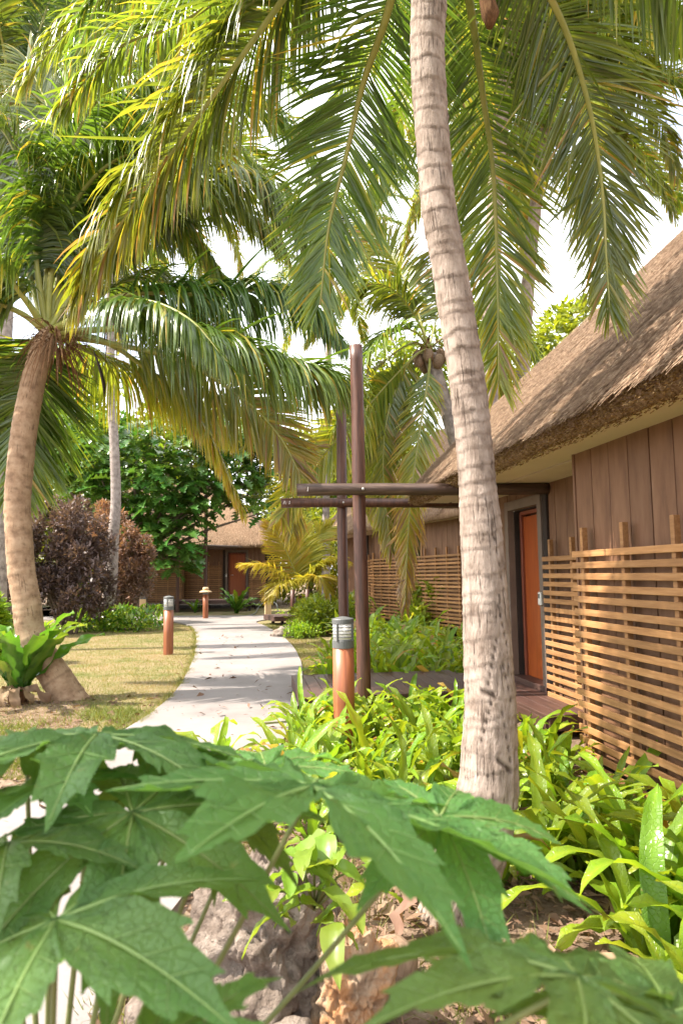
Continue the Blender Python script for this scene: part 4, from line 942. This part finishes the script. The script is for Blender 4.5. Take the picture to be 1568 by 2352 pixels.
def fern(x, y, label, group, n, sc_, seed, z=0, name='strap_fern'):
    rs = random.Random(seed); f = tag(empty(name, (x,y,z), rs.uniform(0,6.28)), label, 'fern', group)
    for k in range(n):
        me = SLD if rs.random() < .05 else (rs.choice(SLY) if rs.random() < .05 else rs.choice(SL))
        r_ = rs.uniform(.0,.09)
        a = 2.4*k+rs.uniform(-.35,.35); s = sc_*rs.uniform(.6,1.15)
        obj('leaf', me, None, f, (math.cos(a)*r_, math.sin(a)*r_, -.02), (rs.gauss(0,.18), rs.gauss(0,.16), a), (s, s*rs.uniform(.85,1.2), s))
    return f
def scatter(poly_test, box, dist, n, seed):
    rs = random.Random(seed); out = []
    for _ in range(n*40):
        x = rs.uniform(box[0], box[1]); y = rs.uniform(box[2], box[3])
        if not poly_test(x, y): continue
        if all((x-a)**2+(y-b)**2 > dist*dist for a, b in out): out.append((x, y))
        if len(out) >= n: break
    return out
def hfence(y): return .87+.138*(10.1-y)/.99+.42      # x of the nearest slatted screen
def clear(x, y, r=.0):
    for (cx, cy, rr) in ((1.0,3.3,.26),(0,6.45,.16),(.165,7.72,.13),(0,9.9,.12)):
        if (x-cx)**2+(y-cy)**2 < (rr+r)**2: return False
    return True
k = 0
for x, y in scatter(lambda x, y: clear(x, y) and x < hfence(y)-.3 and x > -.45+.25*max(0, 5-y) and not (x < .35 and y < 4.2) and y < 7.5+.1*x, (-.5,1.9,3.4,7.5), .20, 110, 1):
    k += 1; fern(x, y, 'bright green strap-leaved fern in the crowded bed between the boardwalk and the main trunk', 'strap ferns in front of the boardwalk', random.randint(8,12), random.uniform(.85,1.15)*(1 if y > 4.5 else .9), k)
for x, y in scatter(lambda x, y: clear(x, y, .08) and x < hfence(y)-.22 and x > 1.12-.12*(y-2.5), (.9,2.3,2.2,3.9), .17, 48, 2):
    k += 1; fern(x, y, 'sunlit strap-leaved fern in the near bed between the main trunk and the large screen', 'strap ferns along the large screen', random.randint(7,10), random.uniform(1.05,1.4), k)
for x, y in scatter(lambda x, y: x > -.32+.06*(y-10) and x < 3.2-.15*(y-9), (-.4,2.6,9.6,17.5), .40, 78, 3):
    k += 1; fern(x, y, 'yellow-green fern in the bank behind the boardwalk, below the second bungalow screen', 'ferns banked behind the boardwalk', random.randint(7,10), random.uniform(1.1,1.5)*(1+.02*(y-9)), k)
def relabel(group, marks, rest):
    fs = [o for o in bpy.data.objects if o.get('group') == group]; done = set()
    for (mx_, my_, phrase) in marks:
        near = sorted((o for o in fs if o.name not in done), key=lambda o: (o.location.x-mx_)**2+(o.location.y-my_)**2)[:1]
        for o in near: done.add(o.name); o['label'] = phrase
    for o in fs:
        if o.name not in done: o['label'] = rest
relabel('strap ferns in front of the boardwalk', [(0,6.3,'strap fern growing against the foot of the louvred bollard'),(.165,7.5,'strap fern against the foot of the near tall post'),
    (.75,3.7,'strap fern touching the main trunk on its path side'),(-.45,5.4,'strap fern of the crowded bed spilling farthest over the path edge'),(1.45,6.6,'strap fern under the recess end of the boardwalk'),
    (-.3,7.0,'strap fern at the path-side corner of the boardwalk'),(1.3,4.0,'strap fern just behind the main trunk on the screen side'),(.8,7.3,'strap fern pressed to the boardwalk edge between post and trunk')],
    'bright green strap fern in the middle of the crowded bed between boardwalk and main trunk')
relabel('strap ferns along the large screen', [(1.3,3.3,'sunlit strap fern nearest the main trunk on the screen side'),(2.0,3.8,'strap fern nearest the bottom of the large screen'),(1.35,2.3,'lowest and nearest strap fern in the bottom right corner bed')],
    'sunlit strap fern in the near bed between main trunk and large screen')
relabel('ferns banked behind the boardwalk', [(.0,10.1,'yellow-green fern at the foot of the rear tall post'),(-.3,13,'yellow-green fern of the bank nearest the grass verge'),(1.3,9.7,'fern right behind the boardwalk, next to the main trunk outline')],
    'yellow-green fern in the bank behind the boardwalk, below the second bungalow screen')
# single ferns that stand out
fern(*G(498,1768).xy, 'strap-leaved fern standing alone at the path edge with one tall broad leaf', None, 9, 1.15, 901)
fern(1.68, 5.45, 'fern with dark notched leaves in the gap between trunk and recess screen', None, 9, 1.15, 902)
fern(1.78, 4.62, 'tall fern rising in front of the bottom corner of the large screen', None, 8, 1.15, 903)

# bird's-nest fern at the foot of the leaning palm
nf = tag(empty('nest_fern', (P(42,1560,8.8).x, 8.8, .14)), 'big glossy nest fern at the foot of the leaning palm', 'fern')
NL = []
for q in range(4):
    me = strap(1.0, .19, R(66+5*q), .7+.25*q, .16, 50+q, nseg=14); me.materials.append(m_nest); NL.append(me)
for kk in range(17):
    a = 2.4*kk; s = random.uniform(.9,1.35); obj('leaf', NL[kk % 4], None, nf, (math.cos(a)*.06, math.sin(a)*.06, 0), (random.gauss(0,.15), random.gauss(0,.15), a), s)
DL = strap(.8,.16,R(20),3.2,.3,77,nseg=12); DL.materials.append(m_dry)
for a in (-.5,-1.1,-1.7,-2.2,-.1,-2.8): obj('leaf', DL, None, nf, (0,0,.05), (random.gauss(0,.3), 0, a), random.uniform(.6,.95))
nc = MB(); nc.tube([(0,0,-.2),(0,0,-.05),(0,0,.05)], [.10,.12,.07], 10); nc.build('root_mass', m_fibre, nf)

# low plants near the far houses
def rosette(ox, oy, Y, label, n, sc_, m=None, seed=0, cat='plant', name='rosette_plant'):
    p = tag(empty(name, (P(ox,oy,Y).x, Y, 0)), label, cat); rs = random.Random(seed)
    for q in range(n):
        me = NL[q % 4] if m is None else m[q % len(m)]
        obj('leaf', me, None, p, (0,0,.02), (rs.gauss(0,.2), rs.gauss(0,.2), 2.4*q), sc_*rs.uniform(.75,1.1))
rosette(543,1392,28.6, 'dark green spiky plant before the far door', 18, 1.25, None, 1)
rosette(448,1392,29.4, 'small green plant on the edge of the far deck', 10, .8, None, 2)
rosette(655,1398,25.0, 'pale leafy clump by the stubby posts', 10, .95, [SL[2],SL[5],SL[9]], 3)
def bush(ox, oy, Y, r, h, label, n, seed, m=None, leaf=.12, name='leafy_bush', asp=.45):
    b = tag(empty(name, (P(ox,oy,Y).x, Y, 0)), label, 'bush'); rs = random.Random(seed); cs = []; rr = []
    for q in range(12): cs.append((rs.uniform(-r,r), rs.uniform(-r,r)*.7, rs.uniform(.2,1)*h)); rr.append(r*.42)
    limbs(b, [([(0,0,-.05), Vector(c)*.5, c], [.03,.02,.008]) for c in cs], name='stem')
    V, F, T_ = leaf_cloud(n, cs, rr, leaf, seed, .3, .8, (.2,.8), asp=asp); stuff(obj('foliage', mesh_np('foliage', V, F, tint=T_), m or m_shrubg, b))
bush(725,1400,19.2,.8,.75,'rounded bright green bush to the right of the young yellow palm', 3500, 61)
bush(760,1400,18.0,.8,.8,'yellow-green bush behind the rear tall post', 3500, 62)
bush(700,1440,17.2,.45,.25,'low tangled grey-green weeds beside the small stones', 1500, 63, leaf=.08)
bush(1030,1330,17.5,.9,1.4,'tall leafy bush against the second screen, left of the trunk', 3000, 64, m=m_broad, leaf=.2)
bush(-10,1390,12.5,.7,1.1,'yellow-green bush at the left edge behind the leaning palm', 2500, 65, leaf=.2)
bush(265,1425,20.6,1.2,.22,'low green plants under the copper shrubs', 2500, 66, m=m_nest, leaf=.18)

# ------------------------------------------------------------------ rocks, sapling, fallen things
def rock(loc, size, m, label, seed, sub=5, rough=.22, holes=.10, group='coral rocks'):
    bm = bmesh.new(); bmesh.ops.create_icosphere(bm, subdivisions=sub, radius=1)
    for v in bm.verts:
        p = v.co.copy(); q = Vector((p.x*size[0], p.y*size[1], p.z*size[2]))/.20+Vector((seed*3.1, seed, 0))
        d = 1+rough*.9*(.35-abs(noise.noise(q*1.7+Vector((5,2,1)))))+rough*.5*(.3-abs(noise.noise(q*4.1)))+rough*1.5*noise.noise(q*1.1)+rough*.8*noise.noise(q*2.6)+rough*.45*noise.noise(q*6)+rough*.25*noise.noise(q*14)
        c = noise.voronoi(q*4.2)[0]; d -= holes*max(0, 1-c[0]*3.2)
        c = noise.voronoi(q*9)[0]; d -= holes*.55*max(0, 1-c[0]*2.6)
        if sub > 5: c = noise.voronoi(q*20)[0]; d -= holes*.35*max(0, 1-c[0]*2.6)
        v.co = Vector((p.x*size[0], p.y*size[1], p.z*size[2]))*d
    me = bpy.data.meshes.new('rock'); bm.to_mesh(me); bm.free()
    me.polygons.foreach_set('use_smooth', np.ones(len(me.polygons), dtype=bool))
    return tag(obj('coral_rock', me, m, None, loc), label, 'rock', group)
rock((P(615,2220,2.62).x, 2.68, .17), (.25,.22,.36), m_rockg, 'large pale pitted coral rock under the foreground leaves', 1, sub=6, rough=.26, holes=.13)
rock((P(800,2210,2.55).x, 2.57, .11), (.135,.15,.24), m_rocko, 'rust-stained porous rock leaning on the large pale rock', 2, sub=6, rough=.26, holes=.26)
rock((P(660,2340,2.35).x, 2.33, .02), (.13,.10,.13), m_rockg, 'small pale rock at the bottom edge below the large rock', 3, sub=4)
rock((P(655,1450,17.6).x, 17.6, .05), (.35,.25,.22), m_rockg, 'small stone at the path edge beside the tangled weeds', 4, sub=4)
rock((P(350,2290,2.55).x, 2.6, .02), (.10,.09,.07), m_rockg, 'low grey stone seen through the gap in the large leaf', 5, sub=4)
def ovate(L, W, seed, fold=.2, droop=.3, n=9):
    V = []; F = []; T = []; rs = random.Random(seed)
    for i in range(n+1):
        s = i/n; w = W*.5*math.sin(math.pi*s**.75)**.8 if 0 < s < 1 else .001
        for sg in (-1,-.5,0,.5,1): V.append((L*s, sg*w, -droop*L*s*s+abs(sg)*w*fold*2+.004*math.sin(i*2.1+sg*3))); T.append(.3+.3*s+rs.uniform(-.08,.08))
    for i in range(n):
        for k in range(4): q = i*5+k; F.append((q,q+1,q+6,q+5))
    return mesh_np('ovate_leaf', V, F, tint=T, smooth=True)
OV = []
for q in range(3): me = ovate(.13+.01*q, .075, q, droop=.25+.2*q); me.materials.append(m_sap); OV.append(me)
sp0 = P(722,2090,2.40); sapl = tag(empty('sapling', sp0), 'light green sapling with oval leaves growing over the large rock', 'plant')
stm = MB(); tips = []
for (ox, oy, Y) in [(715,1950,2.35),(660,2000,2.28),(690,1935,2.4),(765,1990,2.32),(640,1955,2.35),(800,1945,2.4),(690,2075,2.22),(735,2045,2.25),(790,2075,2.22),(765,2120,2.2),(640,2100,2.22),(750,1915,2.45),(840,1985,2.35),(620,2050,2.25)]:
    e = P(ox, oy, Y)-sapl.location; stm.tube([(0,0,0), e*.5+Vector((random.uniform(-.03,.03),0,.03)), e], [.006,.004,.002], 6); tips.append(e)
stm.build('stem', m_stem, sapl, True)
for i, e in enumerate(tips):
    a0 = random.uniform(0,6.28)
    for q in range(3 if i % 2 else 2): obj('leaf', OV[(i+q) % 3], None, sapl, e, (random.gauss(0,.3), random.gauss(.1,.3), a0+q*2.3), random.uniform(.7,1.15))
# fallen leaf, coconut shell, curled dead leaf
me = ovate(.30,.10,9,fold=.35,droop=.15,n=16); me.materials.append(m_orange)
c = P(925,1992,3.06); o = tag(obj('fallen_leaf', me, None, None, c, (R(50), R(40), R(-12)), 1.0), 'glossy orange dead leaf leaning on the main trunk foot', 'leaf')
me = ovate(.22,.15,11,fold=.6,droop=.2,n=12); me.materials.append(m_dry)
o = tag(obj('fallen_leaf', me, None, None, (P(365,2265,2.5).x, 2.5, .06), (R(40), R(-25), R(35)), 1.0), 'curled rust-brown dead leaf on the ground, seen below the large leaf', 'leaf')
me = strap(.40,.09,R(78),1.5,.3,444); me.materials.append(m_dry)
tag(obj('fallen_leaf', me, None, None, (c.x-.03, c.y+.05, 0), (0, 0, R(20)), 1.0), 'tan dead fern leaf curled up under the orange leaf', 'leaf')
h = lathe([(.0,-.09),(.05,-.08),(.085,-.03),(.09,.03),(.06,.09),(.0,.115)], 16); o = h.build('coconut_shell', m_husk, None, True, loc=(P(895,2130,2.8).x, 2.8, .08), rot=(R(70),R(20),R(40))); tag(o, 'dry grey-brown coconut husk between rock and trunk foot', 'coconut')
hs = MB(); hs.tube(spline([G(640,1418), G(632,1400)+Vector((0,0,.3)), G(600,1402)+Vector((0,0,.28)), G(585,1412)+Vector((0,0,.05)), G(560,1416)], 24)[0], .02, 6)
tag(hs.build('garden_hose', m_cable, None, True), 'thin grey hose arching from the pale timber post', 'hose')

# ------------------------------------------------------------------ grass, weeds and litter
def blades(n, sampler, h, w_, tint, seed, name, m, lean=.5):
    rng = np.random.RandomState(seed); xy = sampler(rng, n); n = len(xy)
    H = rng.uniform(.5,1.3,n)[:,None]*h; a = rng.uniform(0,6.28,n); W = w_*rng.uniform(.6,1.2,n)[:,None]
    b = np.stack([xy[:,0], xy[:,1], np.full(n,.002)],1); ax = np.stack([np.cos(a),np.sin(a),np.zeros(n)],1)
    ld = rng.normal(0,lean,(n,2)); tip = b+np.concatenate([ld*H, H],1)
    V = np.stack([b-ax*W, b+ax*W, tip],1).reshape(-1,3); t = np.repeat(np.clip(tint(xy, rng),0,1),3)
    o = obj(name, mesh_np(name, V, np.arange(n*3).reshape(-1,3), tint=t), m); return stuff(o)
le = np.array(left_edge)
def s_lawn(rng, n):
    y = 5.5+ (23-5.5)*rng.uniform(0,1,n)**1.5; xe = np.interp(y, le[:,1], le[:,0]); x = xe+.0-rng.uniform(0,1,n)**1.1*(5.5+.1*y)
    return np.stack([x-.015, y],1)
def t_lawn(xy, rng):
    f = np.sin(xy[:,0]*1.3+1)*np.cos(xy[:,1]*.9)+.6*np.sin(xy[:,0]*3.1+xy[:,1]*2.3)
    return .55+.22*f+rng.normal(0,.18,len(xy))
tag(blades(120000, s_lawn, .035, .004, t_lawn, 1, 'grass', m_grass), 'short dry yellow-green lawn grass left of the path', 'grass')
re_ = np.array(right_edge)
def s_verge(rng, n):
    y = 6.5+rng.uniform(0,1,n)**1.4*16; xe = np.interp(y, re_[:,1], re_[:,0]); return np.stack([xe+.02+rng.uniform(0,1,n)*(.35+.05*(y-6)), y],1)
tag(blades(30000, s_verge, .04, .004, t_lawn, 2, 'grass', m_grass), 'dry grass verge between the path and the fern bed', 'grass')
def s_fg(rng, n):
    x = rng.uniform(-1.0,.9,n); y = rng.uniform(2.4,4.4,n); f = np.sin(x*5+2)*np.sin(y*4)+rng.normal(0,.4,n); k = f > .35
    return np.stack([x[k], y[k]],1)
tag(blades(9000, s_fg, .07, .004, lambda xy, rng: .15+rng.uniform(0,.35,len(xy)), 3, 'weeds', m_grass, .8), 'green weeds sprouting between litter below the foreground leaves', 'weeds')
def s_edge(rng, n):
    y = rng.uniform(5.5,8.2,n); x = -2.35-rng.uniform(0,1,n)**2*1.6; k = (np.sin(x*4)*np.sin(y*3.3)+rng.normal(0,.4,n)) > .3; return np.stack([x[k], y[k]],1)
tag(blades(9000, s_edge, .09, .006, lambda xy, rng: .1+rng.uniform(0,.35,len(xy)), 5, 'weeds', m_grass, .7), 'lush green tufts at the near edge of the lawn', 'weeds')
def s_creep(rng, n):
    y = 5.2+rng.uniform(0,1,n)**1.4*16; k = (np.sin(y*5.1)+np.sin(y*12.7)*.7+rng.normal(0,.5,n)) > .2; y = y[k]; x = np.interp(y, le[:,1], le[:,0])+rng.normal(-.01,.025,len(y)); return np.stack([x, y],1)
tag(blades(9000, s_creep, .075, .005, lambda xy, rng: .2+rng.uniform(0,.5,len(xy)), 6, 'grass', m_grass, .9), 'ragged grass creeping over the lawn-side edge of the path', 'grass')
def litter(n, boxes, seed, size, label, tint):
    rng = np.random.RandomState(seed); P_ = []
    for (x0,x1,y0,y1), f in boxes: k = int(n*f); P_.append(np.stack([rng.uniform(x0,x1,k), rng.uniform(y0,y1,k)],1))
    xy = np.concatenate(P_); n = len(xy); a = rng.uniform(0,6.28,n); L = size*rng.lognormal(0,.5,n)[:,None]; W = L*rng.choice([.10,.12,.35,.5], n)[:,None]
    d = np.stack([np.cos(a),np.sin(a),rng.normal(0,.25,n)],1); wd = np.stack([-np.sin(a),np.cos(a),rng.normal(0,.5,n)],1)
    c = np.stack([xy[:,0],xy[:,1],rng.uniform(0,.03,n)+(.04 if 'path' in label and 'stray' in label else 0)],1); up = np.array([[0,0,1.]])
    V = np.stack([c-d*L*.5, c-wd*W*.5+up*L*.08, c+d*L*.5, c+wd*W*.5+up*L*.08],1).reshape(-1,3)
    o = obj('leaf_litter', mesh_np('leaf_litter', V, np.arange(n*4).reshape(-1,4), tint=np.repeat(rng.uniform(tint[0],tint[1],n),4)), m_dry)
    tag(stuff(o), label, 'leaf litter')
litter(9000, [((-.9,2.0,1.6,4.6),.8),((.8,1.95,3,6.5),.2)], 7, .045, 'dry brown leaf scraps around the rocks and the near ferns', (0,1))
litter(260, [((-2.2,-.6,3,10),.5),((-3.4,-1.2,10,18),.5)], 9, .06, 'stray dry leaves lying on the concrete path', (0,1))
litter(3500, [((-5.2,-2.3,5.2,9.2),.85),((-.5,0,6.5,9),.15)], 8, .05, 'dry leaf scraps on the bare soil round the leaning palm foot', (.1,1))
bare = [(-5.6,4.2),(-3.6,4.3),(-2.36,4.8),(-2.36,6.0),(-2.7,6.9),(-3.0,8.2),(-3.5,8.9),(-4.6,9.5),(-6.5,9.2),(-7,6)]
sheet('soil_patch', smooth2(bare+bare[:1], 3)[:-1], .0085, m_soil)

# ------------------------------------------------------------------ papaya plant in the foreground
def papaya_leaf(Rr, seed, lobes=9, droop=.35, cup=.0):
    rs = random.Random(seed); gap = .28; n = 288; rings = [0,.08,.18,.3,.42,.54,.66,.78,.9,1.0]
    prof = [(0,1.0),(.09,.87),(.20,.80),(.29,.845),(.40,.68),(.54,.61),(.65,.66),(.79,.51),(.92,.41),(1,.35)]
    Ls = [Rr*(.72+.28*math.cos((i-(lobes-1)/2)/(lobes-1)*math.pi*.95))*rs.uniform(.9,1.08) for i in range(lobes)]
    step = (2*math.pi-gap)/lobes; th0 = -math.pi+gap/2; V = []; F = []; T = []; skew = [rs.uniform(-.1,.1) for _ in range(lobes)]
    dro = [droop*rs.uniform(.6,1.5) for _ in range(lobes)]
    def edge(th):
        x = (th-th0)/step; i = min(lobes-1, max(0, int(x))); dl = (x-i-.5)*2; s = abs(dl)
        for k in range(len(prof)-1):
            if s <= prof[k+1][0]: f = (s-prof[k][0])/(prof[k+1][0]-prof[k][0]); r = prof[k][1]+(prof[k+1][1]-prof[k][1])*f; break
        return Ls[i]*r if r > .36 else r*(Ls[i]*.5+Rr*.5), i, dl
    for a in range(n+1):
        th = th0+(2*math.pi-gap)*a/n; re, i, dl = edge(th)
        for q in rings:
            r = re*q; t_ = r/Rr
            # lobes narrow towards their tip: pull the points towards the lobe's midrib
            thm = th0+step*(i+.5); wd = max(0, (t_-.32)); ang = thm+(th-thm)*1.0
            z = -dro[i]*Rr*t_**2.2 + .10*r*abs(dl) + .007*math.sin(t_*13+i*2)*abs(dl) + .010*noise.noise(Vector((r*math.cos(ang)*16, r*math.sin(ang)*16, seed)))*min(1, t_*4) + .0035*math.sin(t_*42-abs(dl)*9)*min(1, abs(dl)*2)*min(1, t_*3) + cup*r
            V.append((r*math.cos(ang), r*math.sin(ang), z)); T.append(.25+.35*(1-abs(dl))*(1-t_)+rs.uniform(-.03,.03))
    m_ = len(rings); F = [(a*m_+b, (a+1)*m_+b, (a+1)*m_+b+1, a*m_+b+1) for a in range(n) for b in range(m_-1)]
    vein = MB()
    for i in range(lobes):
        thm = th0+step*(i+.5); pts = []; rad = []
        for b in range(11):
            t_ = b/10*.94; r = Ls[i]*t_; z = -dro[i]*Rr*(r/Rr)**2.2+cup*r+.0015
            pts.append((r*math.cos(thm), r*math.sin(thm), z)); rad.append(.0030*(1-.85*t_)*Rr/.33)
        vein.tube(pts, rad, 6, t=.5)
        for sg in (-1,1):
            for b in (.22,.38,.54,.68):
                r = Ls[i]*b; z0 = -dro[i]*Rr*(r/Rr)**2.2+cup*r+.001; s2 = .30*Ls[i]*(1-b*.8); an = thm+sg*.75
                e = (r*math.cos(thm)+s2*math.cos(an), r*math.sin(thm)+s2*math.sin(an)); rr_ = math.hypot(*e); dl = abs(math.atan2(e[1],e[0])-thm)/(step/2)
                dl = min(dl, 1)
                vein.tube([(r*math.cos(thm), r*math.sin(thm), z0), (*e, -dro[i]*Rr*(rr_/Rr)**2.2+.10*rr_*dl+cup*rr_+.001)], [.0009,.0003], 4, t=.0)
    return mesh_np('papaya_blade', V, F, tint=T, smooth=True), vein.mesh('papaya_vein', True)
PPL = []
for q in range(4):
    a, b = papaya_leaf(.34, 200+q, (7,7,8,7)[q], (.28,.22,.34,.30)[q]); a.materials.append(m_papaya); b.materials.append(m_vein); PPL.append((a, b))
pq = tag(empty('papaya_plant', (-.45,1.10,0)), 'papaya plant whose big blurred lobed leaves fill the foreground', 'plant')
st = MB(); st.tube([(0,0,-.05),(0,0,.3),(.01,.01,.6),(.02,.0,.82)], [.035,.032,.028,.02], 12); st.build('stem', m_stem, pq, True)
hub = Vector((-.46,1.12,.62))
for (ox, oy, Y, s, rz, tx, ty, var) in [
    (130,2118,.82,.86,R(-88),R(20),R(4),0),
    (1325,2250,.70,.76,R(146),R(18),R(-10),2),
    (714,1812,.92,1.14,R(-12),R(-11),R(10),1),
    (1010,1880,.95,.66,R(-28),R(6),R(14),0),
    (222,1690,1.10,.92,R(-80),R(-4),R(-5),3),
    (305,1870,.98,.84,R(-30),R(16),R(10),3),
    (330,2420,.66,.50,R(-60),R(14),R(0),1),
    (1540,2330,.74,.62,R(80),R(10),R(0),3),
    (60,1705,1.15,.60,R(-30),R(0),R(4),2),
    (345,1700,1.25,.52,R(-120),R(-6),R(-8),0),
    (120,1800,1.05,.60,R(-150),R(8),R(5),1),
    (500,1850,1.08,.50,R(-60),R(4),R(8),2),
    (20,1940,.95,.62,R(-70),R(14),R(-4),3),
    (430,1775,1.2,.70,R(-140),R(-6),R(6),1),
    (610,1765,1.25,.80,R(150),R(-4),R(0),0)]:
    c = P(ox, oy, Y)-pq.location; bl, ve = PPL[var]
    lf = obj('leaf', bl, None, pq, c, (tx, ty, rz), s); obj('veins', ve, None, lf, (0,0,.0))
    h_ = hub-pq.location; mid = (h_+c)/2+Vector((0,0,-.04))
    # stalk in the leaf's own frame so that it stays a sub-part
    Mi = (Matrix.Translation(c) @ Matrix.LocRotScale(None, lf.rotation_euler.to_quaternion(), Vector((s,s,s)))).inverted()
    k_ = MB(); pts, _ = spline([h_, mid, c-Vector((0,0,.004))], 12); k_.tube([Mi @ p for p in pts], [.0052/s*(1-.35*i/11) for i in range(12)], 8)
    k_.build('stalk', m_stem, lf, True)

# trees outside the picture on the sun's side, whose shade falls on the foreground and the near wall
palm_bg((-3.7,-.1,0), 5.6, 11, 'palm standing left of the viewer, its shade on the foreground leaves', .55, (.3,-.2), m_trB, 71)
